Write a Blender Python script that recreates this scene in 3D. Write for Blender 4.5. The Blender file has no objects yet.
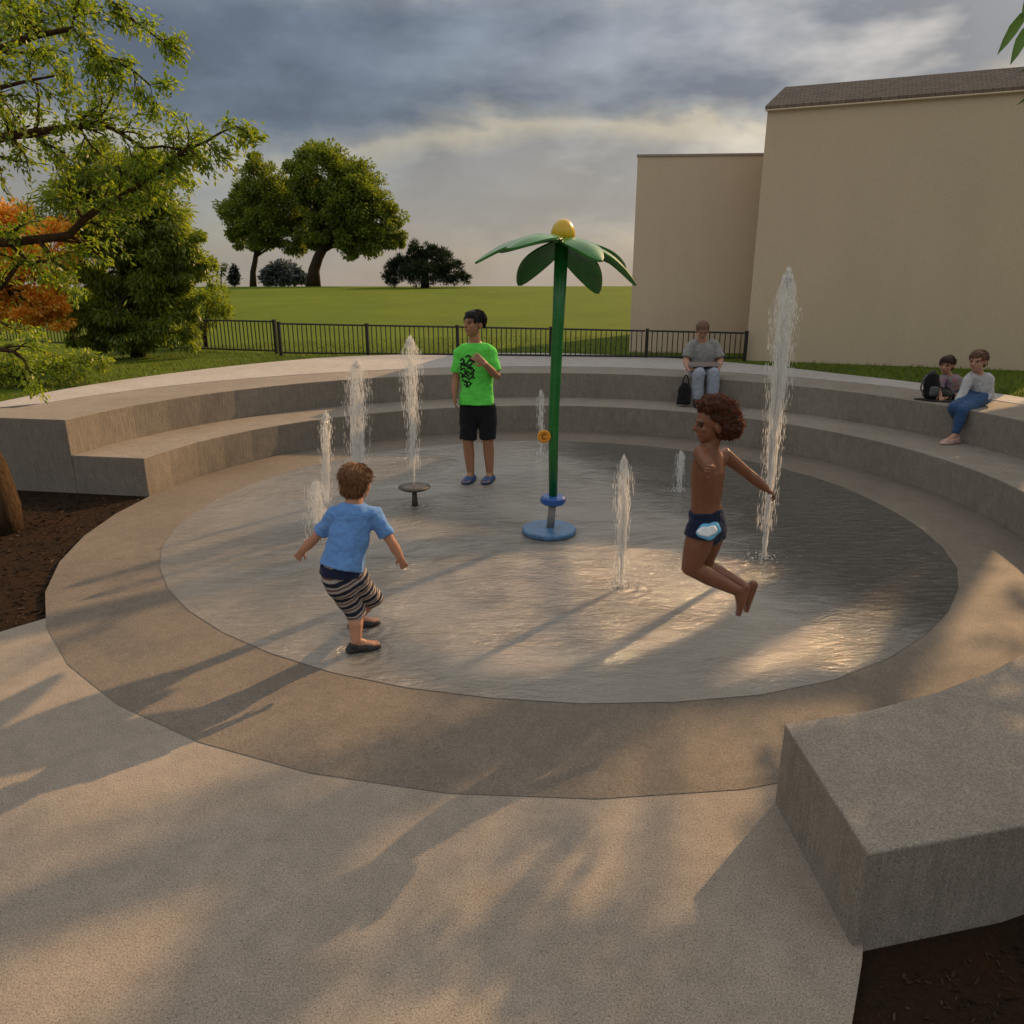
import bpy, bmesh, math, random
import numpy as np
from mathutils import Vector, Matrix, noise
from mathutils.bvhtree import BVHTree
random.seed(7); RNG = np.random.default_rng(11)
PI = math.pi; R = math.radians
S = bpy.context.scene
COL = S.collection
V = Vector

# ------------------------------------------------------------------ camera
F = 750.0; PITCH = 0.300327; H = 2.08
cd = bpy.data.cameras.new('camera'); cam = bpy.data.objects.new('camera', cd); COL.objects.link(cam)
cam.location = (0, 0, H); cam.rotation_euler = (PI/2 - PITCH, 0, 0)
cd.sensor_width = 36; cd.lens = 36*F/1024; cd.clip_start = 0.05; cd.clip_end = 5000
S.camera = cam
def ray(px, py):
    x = (px-512)/F; y = -(py-512)/F
    return V((x, math.cos(PITCH)+y*math.sin(PITCH), -math.sin(PITCH)+y*math.cos(PITCH)))
def atz(px, py, z=0.0):
    d = ray(px, py); t = (z-H)/d.z
    return V((d.x*t, d.y*t, z))
def aty(px, py, Y):
    d = ray(px, py); t = Y/d.y
    return V((d.x*t, Y, H+d.z*t))

# ------------------------------------------------------------------ sky, sun
SUN_AZ = R(48); SUN_EL = R(28)            # azimuth counted from +X towards +Y
sund = V((math.cos(SUN_AZ)*math.cos(SUN_EL), math.sin(SUN_AZ)*math.cos(SUN_EL), math.sin(SUN_EL)))
sl = bpy.data.lights.new('sun', 'SUN'); sl.energy = 4.2; sl.angle = R(0.5); sl.color = (1.0, 0.62, 0.30)
so = bpy.data.objects.new('sun', sl); COL.objects.link(so); so.location = (20, 20, 20)
so.rotation_euler = sund.to_track_quat('Z', 'Y').to_euler()
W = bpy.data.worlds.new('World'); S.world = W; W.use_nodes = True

class NT:
    def __init__(s, tree): s.t = tree; s.n = tree.nodes; s.l = tree.links
    def node(s, typ, **kw):
        n = s.n.new(typ)
        for k, v in kw.items(): setattr(n, k, v)
        return n
    def put(s, sock, v):
        if isinstance(v, bpy.types.NodeSocket): s.l.new(v, sock)
        elif v is not None:
            if sock.type == 'RGBA' and not hasattr(v, '__len__'): v = (v, v, v, 1)
            if sock.type == 'RGBA' and len(v) == 3: v = (*v, 1)
            sock.default_value = v
    def math(s, op, a, b=None, c=None, clamp=False):
        n = s.node('ShaderNodeMath', operation=op, use_clamp=clamp)
        s.put(n.inputs[0], a); s.put(n.inputs[1], b)
        if c is not None: s.put(n.inputs[2], c)
        return n.outputs[0]
    def vmath(s, op, a, b=None):
        n = s.node('ShaderNodeVectorMath', operation=op)
        s.put(n.inputs[0], a); s.put(n.inputs[1], b)
        return n.outputs['Value'] if op in ('DOT_PRODUCT', 'LENGTH', 'DISTANCE') else n.outputs[0]
    def mix(s, f, a, b, mode='MIX'):
        n = s.node('ShaderNodeMix', data_type='RGBA', blend_type=mode)
        s.put(n.inputs[0], f); s.put(n.inputs[6], a); s.put(n.inputs[7], b)
        return n.outputs[2]
    def ramp(s, f, stops, interp='LINEAR'):
        n = s.node('ShaderNodeValToRGB'); s.put(n.inputs[0], f)
        cr = n.color_ramp; cr.interpolation = interp
        while len(cr.elements) < len(stops): cr.elements.new(1.0)
        for e, (p, c) in zip(cr.elements, stops):
            e.position = p; e.color = (c, c, c, 1) if not hasattr(c, '__len__') else (*c[:3], 1)
        return n.outputs[0]
    def noise(s, vec, scale, detail=4, rough=0.55, dist=0.0):
        n = s.node('ShaderNodeTexNoise'); s.put(n.inputs['Vector'], vec)
        n.inputs['Scale'].default_value = scale; n.inputs['Detail'].default_value = detail
        n.inputs['Roughness'].default_value = rough; n.inputs['Distortion'].default_value = dist
        return n.outputs[0]
    def voro(s, vec, scale, feature='F1', out='Distance'):
        n = s.node('ShaderNodeTexVoronoi', feature=feature); s.put(n.inputs['Vector'], vec)
        n.inputs['Scale'].default_value = scale
        return n.outputs[out]
    def mapr(s, v, a, b, c=0.0, d=1.0, smooth=False):
        n = s.node('ShaderNodeMapRange', interpolation_type='SMOOTHSTEP' if smooth else 'LINEAR')
        s.put(n.inputs[0], v)
        for i, x in zip((1, 2, 3, 4), (a, b, c, d)): n.inputs[i].default_value = x
        return n.outputs[0]
    def scale(s, vec, v):
        n = s.node('ShaderNodeMapping'); s.put(n.inputs['Vector'], vec); n.inputs['Scale'].default_value = v
        return n.outputs[0]
    def sep(s, vec):
        n = s.node('ShaderNodeSeparateXYZ'); s.put(n.inputs[0], vec); return n.outputs
    def bump(s, h, strength=0.3, dist=0.01, normal=None):
        n = s.node('ShaderNodeBump'); s.put(n.inputs['Height'], h)
        s.put(n.inputs['Strength'], strength); n.inputs['Distance'].default_value = dist
        if normal is not None: s.put(n.inputs['Normal'], normal)
        return n.outputs[0]

def sky():
    g = NT(W.node_tree); g.n.clear()
    out = g.node('ShaderNodeOutputWorld'); bg = g.node('ShaderNodeBackground')
    g.l.new(bg.outputs[0], out.inputs[0])
    d = g.node('ShaderNodeTexCoord').outputs['Generated']
    x, y, z = g.sep(d)
    st = g.node('ShaderNodeTexSky', sky_type='NISHITA', sun_disc=False)
    st.sun_elevation = SUN_EL; st.sun_rotation = PI/2 - SUN_AZ
    st.dust_density = 2.5
    nish = g.mix(1.0, st.outputs[0], (0.10, 0.10, 0.10), 'MULTIPLY')
    # cloud deck: layered, stretched along the horizon
    big = g.noise(g.scale(d, (1.9, 1.9, 3.4)), 1.35, 6, 0.55, 0.25)
    fine = g.noise(g.scale(d, (2.6, 2.6, 5.0)), 3.0, 8, 0.58, 0.25)
    e = g.math('ADD', z, g.math('MULTIPLY', g.math('SUBTRACT', big, 0.5), 0.20))
    e = g.math('ADD', e, g.math('MULTIPLY', g.math('SUBTRACT', fine, 0.5), 0.055))
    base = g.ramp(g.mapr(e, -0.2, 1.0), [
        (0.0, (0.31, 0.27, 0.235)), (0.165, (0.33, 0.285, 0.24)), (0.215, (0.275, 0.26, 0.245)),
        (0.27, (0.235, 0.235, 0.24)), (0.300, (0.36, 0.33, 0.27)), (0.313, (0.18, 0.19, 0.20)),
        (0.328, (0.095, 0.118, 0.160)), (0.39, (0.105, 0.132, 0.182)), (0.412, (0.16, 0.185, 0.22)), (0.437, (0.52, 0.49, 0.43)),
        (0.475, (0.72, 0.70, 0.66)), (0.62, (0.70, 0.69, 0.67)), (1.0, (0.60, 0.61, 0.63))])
    mott = g.mapr(fine, 0.3, 0.75, 0.88, 1.14)
    base = g.mix(1.0, base, mott, 'MULTIPLY')
    sd = g.vmath('DOT_PRODUCT', d, tuple(sund))
    glow = g.math('POWER', g.math('MAXIMUM', sd, 0.0), 7.0)
    gl = g.math('ADD', g.math('MULTIPLY', glow, 0.6), 1.0)
    col = g.mix(1.0, base, gl, 'MULTIPLY')
    col = g.mix(g.math('MULTIPLY', glow, 0.5), col, g.mix(1.0, col, (1.25, 1.0, 0.68), 'MULTIPLY'))
    thin = g.mapr(g.noise(g.scale(d, (1.5, 1.5, 4.0)), 1.7, 5, 0.6), 0.45, 0.7, 0.05, 0.40)
    col = g.mix(thin, col, nish)
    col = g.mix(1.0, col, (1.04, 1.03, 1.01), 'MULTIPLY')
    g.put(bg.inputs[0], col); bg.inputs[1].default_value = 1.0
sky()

# ------------------------------------------------------------------ materials
def mat(name):
    m = bpy.data.materials.new(name); m.use_nodes = True
    g = NT(m.node_tree); b = g.n['Principled BSDF']
    pos = g.node('ShaderNodeNewGeometry').outputs['Position']
    return m, g, b, pos
def setp(g, b, **kw):
    names = {'col': 'Base Color', 'rough': 'Roughness', 'spec': 'Specular IOR Level', 'metal': 'Metallic', 'nor': 'Normal',
             'coat': 'Coat Weight', 'coatr': 'Coat Roughness', 'alpha': 'Alpha', 'sss': 'Subsurface Weight', 'trans': 'Transmission Weight', 'sheen': 'Sheen Weight'}
    for k, v in kw.items(): g.put(b.inputs[names[k]], v)

def concrete(name, c1, c2, speck=0.5, streak=False, sandy=1.0, rough=0.85):
    m, g, b, p = mat(name)
    blot = g.noise(p, 1.1, 6, 0.6, 0.4)
    col = g.mix(g.mapr(blot, 0.3, 0.72), c1, c2)
    mid = g.noise(p, 9, 5, 0.65)
    col = g.mix(1.0, col, g.mapr(mid, 0.25, 0.8, 0.84, 1.14), 'MULTIPLY')
    grain = g.noise(p, 150, 4, 0.75)
    gr = g.mapr(grain, 0.32, 0.68, 0.5, 1.45)
    col = g.mix(sandy, col, g.mix(1.0, col, gr, 'MULTIPLY'))
    sp = g.voro(p, 120)
    dots = g.mapr(sp, 0.16, 0.30, 1.0, 0.0)
    pick = g.mapr(g.noise(p, 65, 2), 0.47, 0.56)
    col = g.mix(g.math('MULTIPLY', g.math('MULTIPLY', dots, pick), speck), col, (0.075, 0.055, 0.04))
    # damp stains and hairline cracks
    st = g.noise(p, 2.7, 8, 0.7, 1.2)
    col = g.mix(g.mapr(st, 0.58, 0.76, 0.0, 0.35), col, g.mix(1.0, col, (0.55, 0.5, 0.46), 'MULTIPLY'))
    hb = g.math('ADD', g.math('MULTIPLY', grain, 0.6), g.math('MULTIPLY', mid, 0.5))
    if streak:
        nz = g.sep(g.node('ShaderNodeNewGeometry').outputs['Normal'])[2]
        side = g.mapr(g.math('ABSOLUTE', nz), 0.3, 0.7, 1.0, 0.0)
        vs = g.noise(g.scale(p, (34, 34, 2.5)), 2.2, 4, 0.6)
        col = g.mix(side, col, g.mix(1.0, col, g.mapr(vs, 0.3, 0.7, 0.84, 1.12), 'MULTIPLY'))
        hb = g.math('ADD', hb, g.math('MULTIPLY', g.math('MULTIPLY', vs, 0.9), side))
    setp(g, b, col=col, rough=rough, spec=0.25, nor=g.bump(hb, 0.75, 0.007))
    return m
M = {}
M['plaza'] = concrete('plaza_concrete', (0.265, 0.225, 0.182), (0.325, 0.28, 0.232), 0.85)
M['ring'] = concrete('ring_concrete', (0.152, 0.128, 0.102), (0.198, 0.167, 0.135), 0.5, rough=0.7)
M['bench'] = concrete('bench_concrete', (0.215, 0.188, 0.156), (0.27, 0.238, 0.20), 0.25, streak=True)
M['path'] = concrete('path_concrete', (0.36, 0.335, 0.31), (0.42, 0.39, 0.365), 0.3)

def wet():
    m, g, b, p = mat('shallow_water_over_concrete')
    x, y, z = g.sep(p)
    blot = g.noise(p, 0.9, 5, 0.6, 0.6)
    col = g.mix(g.mapr(blot, 0.3, 0.7), (0.165, 0.147, 0.122), (0.26, 0.235, 0.20))
    grain = g.noise(p, 120, 3, 0.7)
    col = g.mix(1.0, col, g.mapr(grain, 0.3, 0.7, 0.8, 1.2), 'MULTIPLY')
    # deeper, darker sheet of water along the right and back of the pad
    cx = g.math('SUBTRACT', x, 0.36); cy = g.math('SUBTRACT', y, 6.66)
    dd = g.math('ADD', g.math('MULTIPLY', cx, 0.93), g.math('MULTIPLY', cy, 0.30))
    dd = g.math('ADD', dd, g.math('MULTIPLY', g.math('SUBTRACT', blot, 0.5), 1.6))
    deep = g.mapr(dd, 0.55, 1.7, 0, 1, True)
    col = g.mix(deep, col, g.mix(1.0, col, (0.27, 0.25, 0.22), 'MULTIPLY'))
    dry = g.mapr(g.noise(p, 0.75, 4, 0.6), 0.36, 0.62, 0, 1, True)   # film thickness
    w1 = g.noise(g.scale(p, (5.0, 13.0, 1)), 1.3, 5, 0.6, 1.4)
    w2 = g.noise(g.scale(p, (16.0, 34.0, 1)), 1.2, 4, 0.6, 0.8)
    w3 = g.noise(g.scale(p, (2.2, 4.6, 1)), 1.0, 3, 0.5, 0.8)
    h = g.math('ADD', g.math('MULTIPLY', w1, 0.8), g.math('MULTIPLY', w2, 0.35))
    h = g.math('ADD', h, g.math('MULTIPLY', w3, 1.0))
    h = g.math('MULTIPLY', h, g.math('ADD', g.math('MULTIPLY', deep, 2.2), 0.62))
    calm = g.mapr(g.noise(p, 0.62, 4, 0.55, 0.5), 0.40, 0.60, 0.22, 1.0, True)
    calm = g.math('MAXIMUM', calm, deep)
    h = g.math('MULTIPLY', h, calm)
    h = g.math('ADD', h, g.math('MULTIPLY', grain, 0.12))
    for (jx, jy) in [tuple(atz(*q).xy) for q in ((415, 506), (358, 508), (326, 505), (318, 541), (541, 456), (621, 588), (763, 560), (679, 492), (357, 656), (362, 630), (480, 483), (549, 534))]:
        dv = g.vmath('DISTANCE', p, (jx, jy, 0.006))
        dv = g.math('ADD', dv, g.math('MULTIPLY', w1, 0.09))
        rg = g.math('MULTIPLY', g.math('SINE', g.math('MULTIPLY', dv, 75.0)), g.mapr(dv, 0.02, 0.36, 0.08, 0.0, True))
        h = g.math('ADD', h, rg)
    nor = g.bump(h, 1.0, 0.046)
    ro = g.math('ADD', 0.075, g.math('MULTIPLY', g.math('SUBTRACT', 1.0, dry), 0.16))
    ro = g.mix(deep, ro, 0.09)
    setp(g, b, col=col, rough=ro, spec=0.8, nor=nor, coat=1.0, coatr=0.05)
    g.l.new(nor, b.inputs['Coat Normal'])
    return m
M['water'] = wet()

def grassm():
    m, g, b, p = mat('lawn_grass')
    n1 = g.noise(p, 0.35, 5, 0.6); n2 = g.noise(p, 6, 5, 0.7); n3 = g.noise(g.scale(p, (60, 25, 60)), 1.0, 3, 0.7)
    col = g.mix(g.mapr(n1, 0.3, 0.7), (0.092, 0.135, 0.008), (0.13, 0.175, 0.011))
    col = g.mix(g.mapr(n2, 0.3, 0.75), g.mix(1.0, col, (0.75, 0.8, 0.8), 'MULTIPLY'), col)
    col = g.mix(1.0, col, g.mapr(n3, 0.25, 0.75, 0.7, 1.3), 'MULTIPLY')
    setp(g, b, col=col, rough=0.9, spec=0.1, nor=g.bump(n3, 0.8, 0.03))
    return m
M['grass'] = grassm()
def mulchm(name='mulch_soil'):
    m, g, b, p = mat(name)
    n1 = g.noise(p, 30, 5, 0.75); n2 = g.noise(p, 3, 4, 0.6)
    col = g.mix(n1, (0.009, 0.006, 0.004), (0.040, 0.024, 0.013))
    col = g.mix(g.mapr(n2, 0.35, 0.7), col, g.mix(1.0, col, (1.5, 1.2, 1.0), 'MULTIPLY'))
    setp(g, b, col=col, rough=0.95, spec=0.1, nor=g.bump(n1, 1.0, 0.03))
    return m
M['mulch'] = mulchm()
def chipm():
    m, g, b, p = mat('bark_chips')
    r = g.node('ShaderNodeNewGeometry').outputs['Random Per Island']
    col = g.ramp(r, [(0, (0.009, 0.006, 0.004)), (0.6, (0.032, 0.019, 0.011)), (0.95, (0.045, 0.028, 0.016)), (1.0, (0.09, 0.06, 0.036))])
    setp(g, b, col=col, rough=0.9, spec=0.15)
    return m
M['chips'] = chipm()
def stucco(name, c):
    m, g, b, p = mat(name)
    n = g.noise(p, 45, 4, 0.6); n2 = g.noise(g.scale(p, (1.2, 1.2, 0.35)), 1.2, 6, 0.6)
    col = g.mix(1.0, c, g.mapr(n2, 0.3, 0.7, 0.96, 1.03), 'MULTIPLY')
    col = g.mix(1.0, col, g.mapr(n, 0.3, 0.7, 0.93, 1.06), 'MULTIPLY')
    setp(g, b, col=col, rough=0.9, spec=0.15, nor=g.bump(n, 0.35, 0.01))
    return m
M['stucco'] = stucco('beige_stucco', (0.56, 0.455, 0.33))
M['stucco2'] = stucco('tan_stucco', (0.59, 0.475, 0.35))
def shingle():
    m, g, b, p = mat('roof_shingles')
    br = g.node('ShaderNodeTexBrick'); uvn = g.node('ShaderNodeUVMap')
    g.put(br.inputs['Vector'], uvn.outputs[0])
    br.inputs['Scale'].default_value = 4.0; br.inputs['Mortar Size'].default_value = 0.015
    g.put(br.inputs['Color1'], (0.13, 0.098, 0.076)); g.put(br.inputs['Color2'], (0.17, 0.13, 0.10)); g.put(br.inputs['Mortar'], (0.03, 0.022, 0.018))
    col = g.mix(1.0, br.outputs[0], g.mapr(g.noise(p, 60, 3), 0.3, 0.7, 0.7, 1.3), 'MULTIPLY')
    setp(g, b, col=col, rough=0.9, nor=g.bump(br.outputs[1], -0.5, 0.01))
    return m
M['shingle'] = shingle()
def plain(name, c, rough=0.5, spec=0.4, var=0.12, scale=25, bumpv=0.1, **kw):
    m, g, b, p = mat(name)
    n = g.noise(p, scale, 4, 0.6)
    col = g.mix(1.0, c, g.mapr(n, 0.3, 0.7, 1-var, 1+var), 'MULTIPLY')
    setp(g, b, col=col, rough=g.mapr(n, 0.3, 0.7, rough*0.85, min(1, rough*1.15)), spec=spec, nor=g.bump(n, bumpv, 0.004), **kw)
    return m
M['iron'] = plain('black_painted_iron', (0.012, 0.012, 0.011), 0.5)
M['bark'] = None
def barkm(name, c1, c2, sc=(14, 14, 3)):
    m, g, b, p = mat(name)
    n = g.noise(g.scale(p, sc), 1.6, 6, 0.7, 0.8)
    col = g.mix(g.mapr(n, 0.3, 0.7), c1, c2)
    setp(g, b, col=col, rough=0.95, spec=0.1, nor=g.bump(n, 1.0, 0.03))
    return m
M['bark'] = barkm('furrowed_bark', (0.022, 0.014, 0.008), (0.115, 0.07, 0.036))
M['bark_dark'] = barkm('dark_bark', (0.015, 0.011, 0.008), (0.06, 0.045, 0.03))
def leafm(name, cols, trans=0.45, tint=(1.3, 1.25, 0.5)):
    m, g, b, p = mat(name)
    r = g.node('ShaderNodeNewGeometry').outputs['Random Per Island']
    col = g.ramp(r, [(i/(len(cols)-1), c) for i, c in enumerate(cols)])
    big = g.noise(p, 1.2, 3, 0.5)
    col = g.mix(1.0, col, g.mapr(big, 0.3, 0.7, 0.75, 1.25), 'MULTIPLY')
    g.n.remove(b)
    df = g.node('ShaderNodeBsdfDiffuse'); tr = g.node('ShaderNodeBsdfTranslucent'); gl = g.node('ShaderNodeBsdfGlossy')
    g.put(df.inputs[0], col); g.put(tr.inputs[0], g.mix(1.0, col, tint, 'MULTIPLY'))
    gl.inputs['Roughness'].default_value = 0.45; g.put(gl.inputs[0], (0.6, 0.6, 0.6))
    a = g.node('ShaderNodeMixShader'); a.inputs[0].default_value = trans
    g.l.new(df.outputs[0], a.inputs[1]); g.l.new(tr.outputs[0], a.inputs[2])
    c = g.node('ShaderNodeMixShader'); c.inputs[0].default_value = 0.05
    g.l.new(a.outputs[0], c.inputs[1]); g.l.new(gl.outputs[0], c.inputs[2])
    g.l.new(c.outputs[0], g.n['Material Output'].inputs[0])
    return m
M['leaf_front'] = leafm('fresh_green_leaves', [(0.12, 0.205, 0.016), (0.18, 0.275, 0.023), (0.25, 0.345, 0.033), (0.34, 0.37, 0.042)], 0.58)
M['leaf_willow'] = leafm('olive_drooping_leaves', [(0.15, 0.215, 0.022), (0.21, 0.28, 0.03), (0.28, 0.335, 0.04)], 0.58)
M['leaf_orange'] = leafm('orange_autumn_leaves', [(0.70, 0.25, 0.02), (0.88, 0.40, 0.04), (0.92, 0.54, 0.07), (0.50, 0.34, 0.05)], 0.5, (1.15, 1.05, 0.7))
M['leaf_far'] = leafm('dark_green_crown_leaves', [(0.10, 0.15, 0.022), (0.165, 0.22, 0.032), (0.23, 0.275, 0.042)], 0.52)
M['leaf_pine'] = leafm('blackish_needles', [(0.014, 0.026, 0.014), (0.024, 0.04, 0.02), (0.034, 0.052, 0.022)], 0.2)
M['leaf_hazed'] = leafm('haze_tinted_distant_leaves', [(0.07, 0.095, 0.10), (0.10, 0.12, 0.125)], 0.3, (1, 1, 1))  # distance haze put into the leaf colour, no hazy air modelled
M['blade'] = leafm('grass_blades', [(0.06, 0.10, 0.008), (0.09, 0.14, 0.012), (0.14, 0.17, 0.02)], 0.4)
M['broad'] = leafm('broad_glossy_leaves', [(0.04, 0.10, 0.012), (0.05, 0.12, 0.015)], 0.4)
M['green_paint'] = plain('green_enamel', (0.012, 0.15, 0.03), 0.28, 0.5, 0.15, 6)
M['petal_green'] = plain('petal_enamel', (0.028, 0.16, 0.024), 0.3, 0.45, 0.3, 8, coat=0.15, coatr=0.15)
M['yellow'] = plain('yellow_enamel', (0.62, 0.40, 0.014), 0.3, 0.5, 0.2, 8)
M['orange'] = plain('orange_plastic', (0.65, 0.27, 0.02), 0.4, 0.5, 0.15, 30)
M['blue'] = plain('blue_enamel', (0.02, 0.085, 0.32), 0.3, 0.5, 0.15, 12)
M['bluegrey'] = plain('worn_blue_disc', (0.07, 0.16, 0.30), 0.45, 0.5, 0.4, 14)
M['steel'] = plain('wet_grey_steel', (0.22, 0.21, 0.20), 0.35, 0.5, 0.3, 20)
M['dark_metal'] = plain('pitted_dark_metal', (0.075, 0.065, 0.055), 0.5, 0.5, 0.5, 40, 0.6)
def skin(name, c, sss=0.15):
    m, g, b, p = mat(name)
    n = g.noise(p, 18, 5, 0.6)
    col = g.mix(1.0, c, g.mapr(n, 0.3, 0.7, 0.85, 1.12), 'MULTIPLY')
    setp(g, b, col=col, rough=0.45, spec=0.4, sss=sss, nor=g.bump(g.noise(p, 150, 3), 0.12, 0.002))
    b.inputs['Subsurface Radius'].default_value = (0.6, 0.25, 0.15); b.inputs['Subsurface Scale'].default_value = 0.01
    return m
M['skin_t'] = skin('fair_skin', (0.46, 0.23, 0.145)); M['skin_b'] = skin('brown_skin', (0.19, 0.078, 0.040))
M['skin_y'] = skin('tan_skin', (0.36, 0.18, 0.105)); M['skin_w'] = skin('light_skin', (0.44, 0.24, 0.165))
def cloth(name, c, wr=0.5, var=0.12, sc=14):
    m, g, b, p = mat(name)
    n = g.noise(g.scale(p, (1, 1, 1.6)), sc, 4, 0.5, 1.2); weave = g.noise(p, 320, 2, 0.6)
    col = g.mix(1.0, c, g.mapr(n, 0.3, 0.7, 1-var, 1+var), 'MULTIPLY')
    col = g.mix(1.0, col, g.mapr(weave, 0.3, 0.7, 0.9, 1.1), 'MULTIPLY')
    setp(g, b, col=col, rough=0.88, spec=0.15, sheen=0.1, nor=g.bump(g.math('ADD', n, g.math('MULTIPLY', weave, 0.06)), wr, 0.018))
    return m
M['shirt_blue'] = cloth('blue_cotton', (0.12, 0.26, 0.56)); M['shirt_green'] = cloth('neon_green_cotton', (0.12, 0.68, 0.09))
M['black_cloth'] = cloth('black_cloth', (0.010, 0.011, 0.014)); M['navy'] = cloth('navy_cloth', (0.012, 0.018, 0.045))
M['shirt_grey'] = cloth('grey_cotton', (0.25, 0.25, 0.245)); M['shirt_pale'] = cloth('pale_grey_knit', (0.42, 0.42, 0.43))
M['denim'] = cloth('blue_denim', (0.032, 0.075, 0.17)); M['pale_trousers'] = cloth('pale_grey_blue_cotton', (0.28, 0.31, 0.375))
M['shoe_dark'] = plain('dark_rubber', (0.025, 0.023, 0.022), 0.5); M['shoe_blue'] = plain('blue_rubber', (0.02, 0.06, 0.17), 0.5)
M['shoe_pink'] = plain('pale_pink_canvas', (0.45, 0.30, 0.27), 0.7)
M['ink'] = plain('dark_print', (0.008, 0.02, 0.008), 0.7); M['white'] = plain('white_print', (0.75, 0.80, 0.84), 0.6); M['ltblue'] = plain('light_blue_print', (0.12, 0.42, 0.68), 0.6)
M['eye'] = plain('dark_eye', (0.012, 0.008, 0.006), 0.2); M['lips'] = plain('lips', (0.30, 0.11, 0.08), 0.5)
M['tray'] = plain('grey_tray', (0.32, 0.26, 0.25), 0.5); M['mat'] = plain('dark_mat', (0.02, 0.017, 0.015), 0.8)
M['bag'] = cloth('dark_nylon', (0.014, 0.013, 0.015), 0.8, 0.3); M['bag_grey'] = cloth('grey_nylon', (0.11, 0.11, 0.12), 0.6)
def floral():
    m, g, b, p = mat('plaid_cotton')
    v = g.voro(p, 42, out='Color')
    col = g.mix(0.30, (0.27, 0.18, 0.21), g.mix(1.0, v, (0.55, 0.45, 0.5), 'MULTIPLY'))
    setp(g, b, col=col, rough=0.9, spec=0.1)
    return m
M['floral'] = floral()
def stripes(axis, period):
    m, g, b, p = mat('striped_cotton')
    t = g.vmath('DOT_PRODUCT', p, tuple(axis))
    t = g.math('ADD', t, g.math('MULTIPLY', g.noise(p, 9, 3), 0.02))
    w = g.math('FRACT', g.math('DIVIDE', t, period))
    col = g.ramp(w, [(0, (0.022, 0.026, 0.045)), (0.36, (0.022, 0.026, 0.045)), (0.40, (0.33, 0.30, 0.29)), (0.62, (0.36, 0.32, 0.31)),
                     (0.66, (0.13, 0.075, 0.06)), (0.80, (0.10, 0.06, 0.055)), (0.84, (0.36, 0.33, 0.31)), (0.96, (0.33, 0.30, 0.29)), (1.0, (0.022, 0.026, 0.045))])
    setp(g, b, col=col, rough=0.9, spec=0.1, nor=g.bump(g.noise(p, 16, 4, 0.5, 1.0), 0.5, 0.02))
    return m
def hairm(name, c):
    m, g, b, p = mat(name)
    n = g.noise(g.scale(p, (70, 70, 12)), 1.5, 4, 0.7)
    col = g.mix(1.0, c, g.mapr(n, 0.25, 0.75, 0.45, 1.6), 'MULTIPLY')
    setp(g, b, col=col, rough=0.5, spec=0.35, nor=g.bump(n, 0.9, 0.01))
    return m
M['hair_brown'] = hairm('brown_hair', (0.21, 0.10, 0.042)); M['hair_black'] = hairm('black_hair', (0.010, 0.008, 0.007))
M['hair_auburn'] = hairm('auburn_hair', (0.045, 0.016, 0.008)); M['curls'] = leafm('auburn_curls', [(0.07, 0.022, 0.009), (0.18, 0.055, 0.015), (0.34, 0.11, 0.025)], 0.55, (2.4, 1.5, 0.8))
M['hair_light'] = hairm('light_brown_hair', (0.13, 0.065, 0.035))
M['hair_dark'] = hairm('dark_brown_hair', (0.035, 0.018, 0.012))
def spraym():
    m, g, b, p = mat('spraying_water'); g.n.remove(b)
    df = g.node('ShaderNodeBsdfDiffuse'); tr = g.node('ShaderNodeBsdfTranslucent'); tp = g.node('ShaderNodeBsdfTransparent'); gl = g.node('ShaderNodeBsdfGlossy')
    g.put(df.inputs[0], (0.94, 0.94, 0.93)); g.put(tr.inputs[0], (0.97, 0.96, 0.94)); gl.inputs['Roughness'].default_value = 0.15
    def mx(f, a, c):
        s = g.node('ShaderNodeMixShader'); s.inputs[0].default_value = f
        g.l.new(a.outputs[0], s.inputs[1]); g.l.new(c.outputs[0], s.inputs[2]); return s
    s = mx(0.36, mx(0.15, mx(0.5, df, tr), gl), tp)
    g.l.new(s.outputs[0], g.n['Material Output'].inputs[0])
    return m
M['spray'] = spraym()

# ------------------------------------------------------------------ object helpers
def tag(o, label=None, cat=None, group=None, kind=None):
    if label: o['label'] = label
    if cat: o['category'] = cat
    if group: o['group'] = group
    if kind: o['kind'] = kind
    return o
def smooth(me, on=True):
    me.polygons.foreach_set('use_smooth', [on]*len(me.polygons))
def link(name, me, m=None, parent=None, sm=False):
    o = bpy.data.objects.new(name, me); COL.objects.link(o)
    if m is not None: me.materials.append(m)
    if sm: smooth(me)
    if parent is not None:
        o.parent = parent; o.matrix_parent_inverse = Matrix.Translation(-parent.location)
    return o
def empty(name, loc, label, cat, group=None):
    o = bpy.data.objects.new(name, None); COL.objects.link(o); o.location = loc; o.empty_display_size = 0.1
    return tag(o, label, cat, group)
def mesh(name, verts, faces):
    me = bpy.data.meshes.new(name); me.from_pydata([tuple(v) for v in verts], [], faces); me.update(); return me
def frm(bm, name):
    bmesh.ops.recalc_face_normals(bm, faces=bm.faces)
    me = bpy.data.meshes.new(name); bm.to_mesh(me); bm.free(); return me
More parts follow.
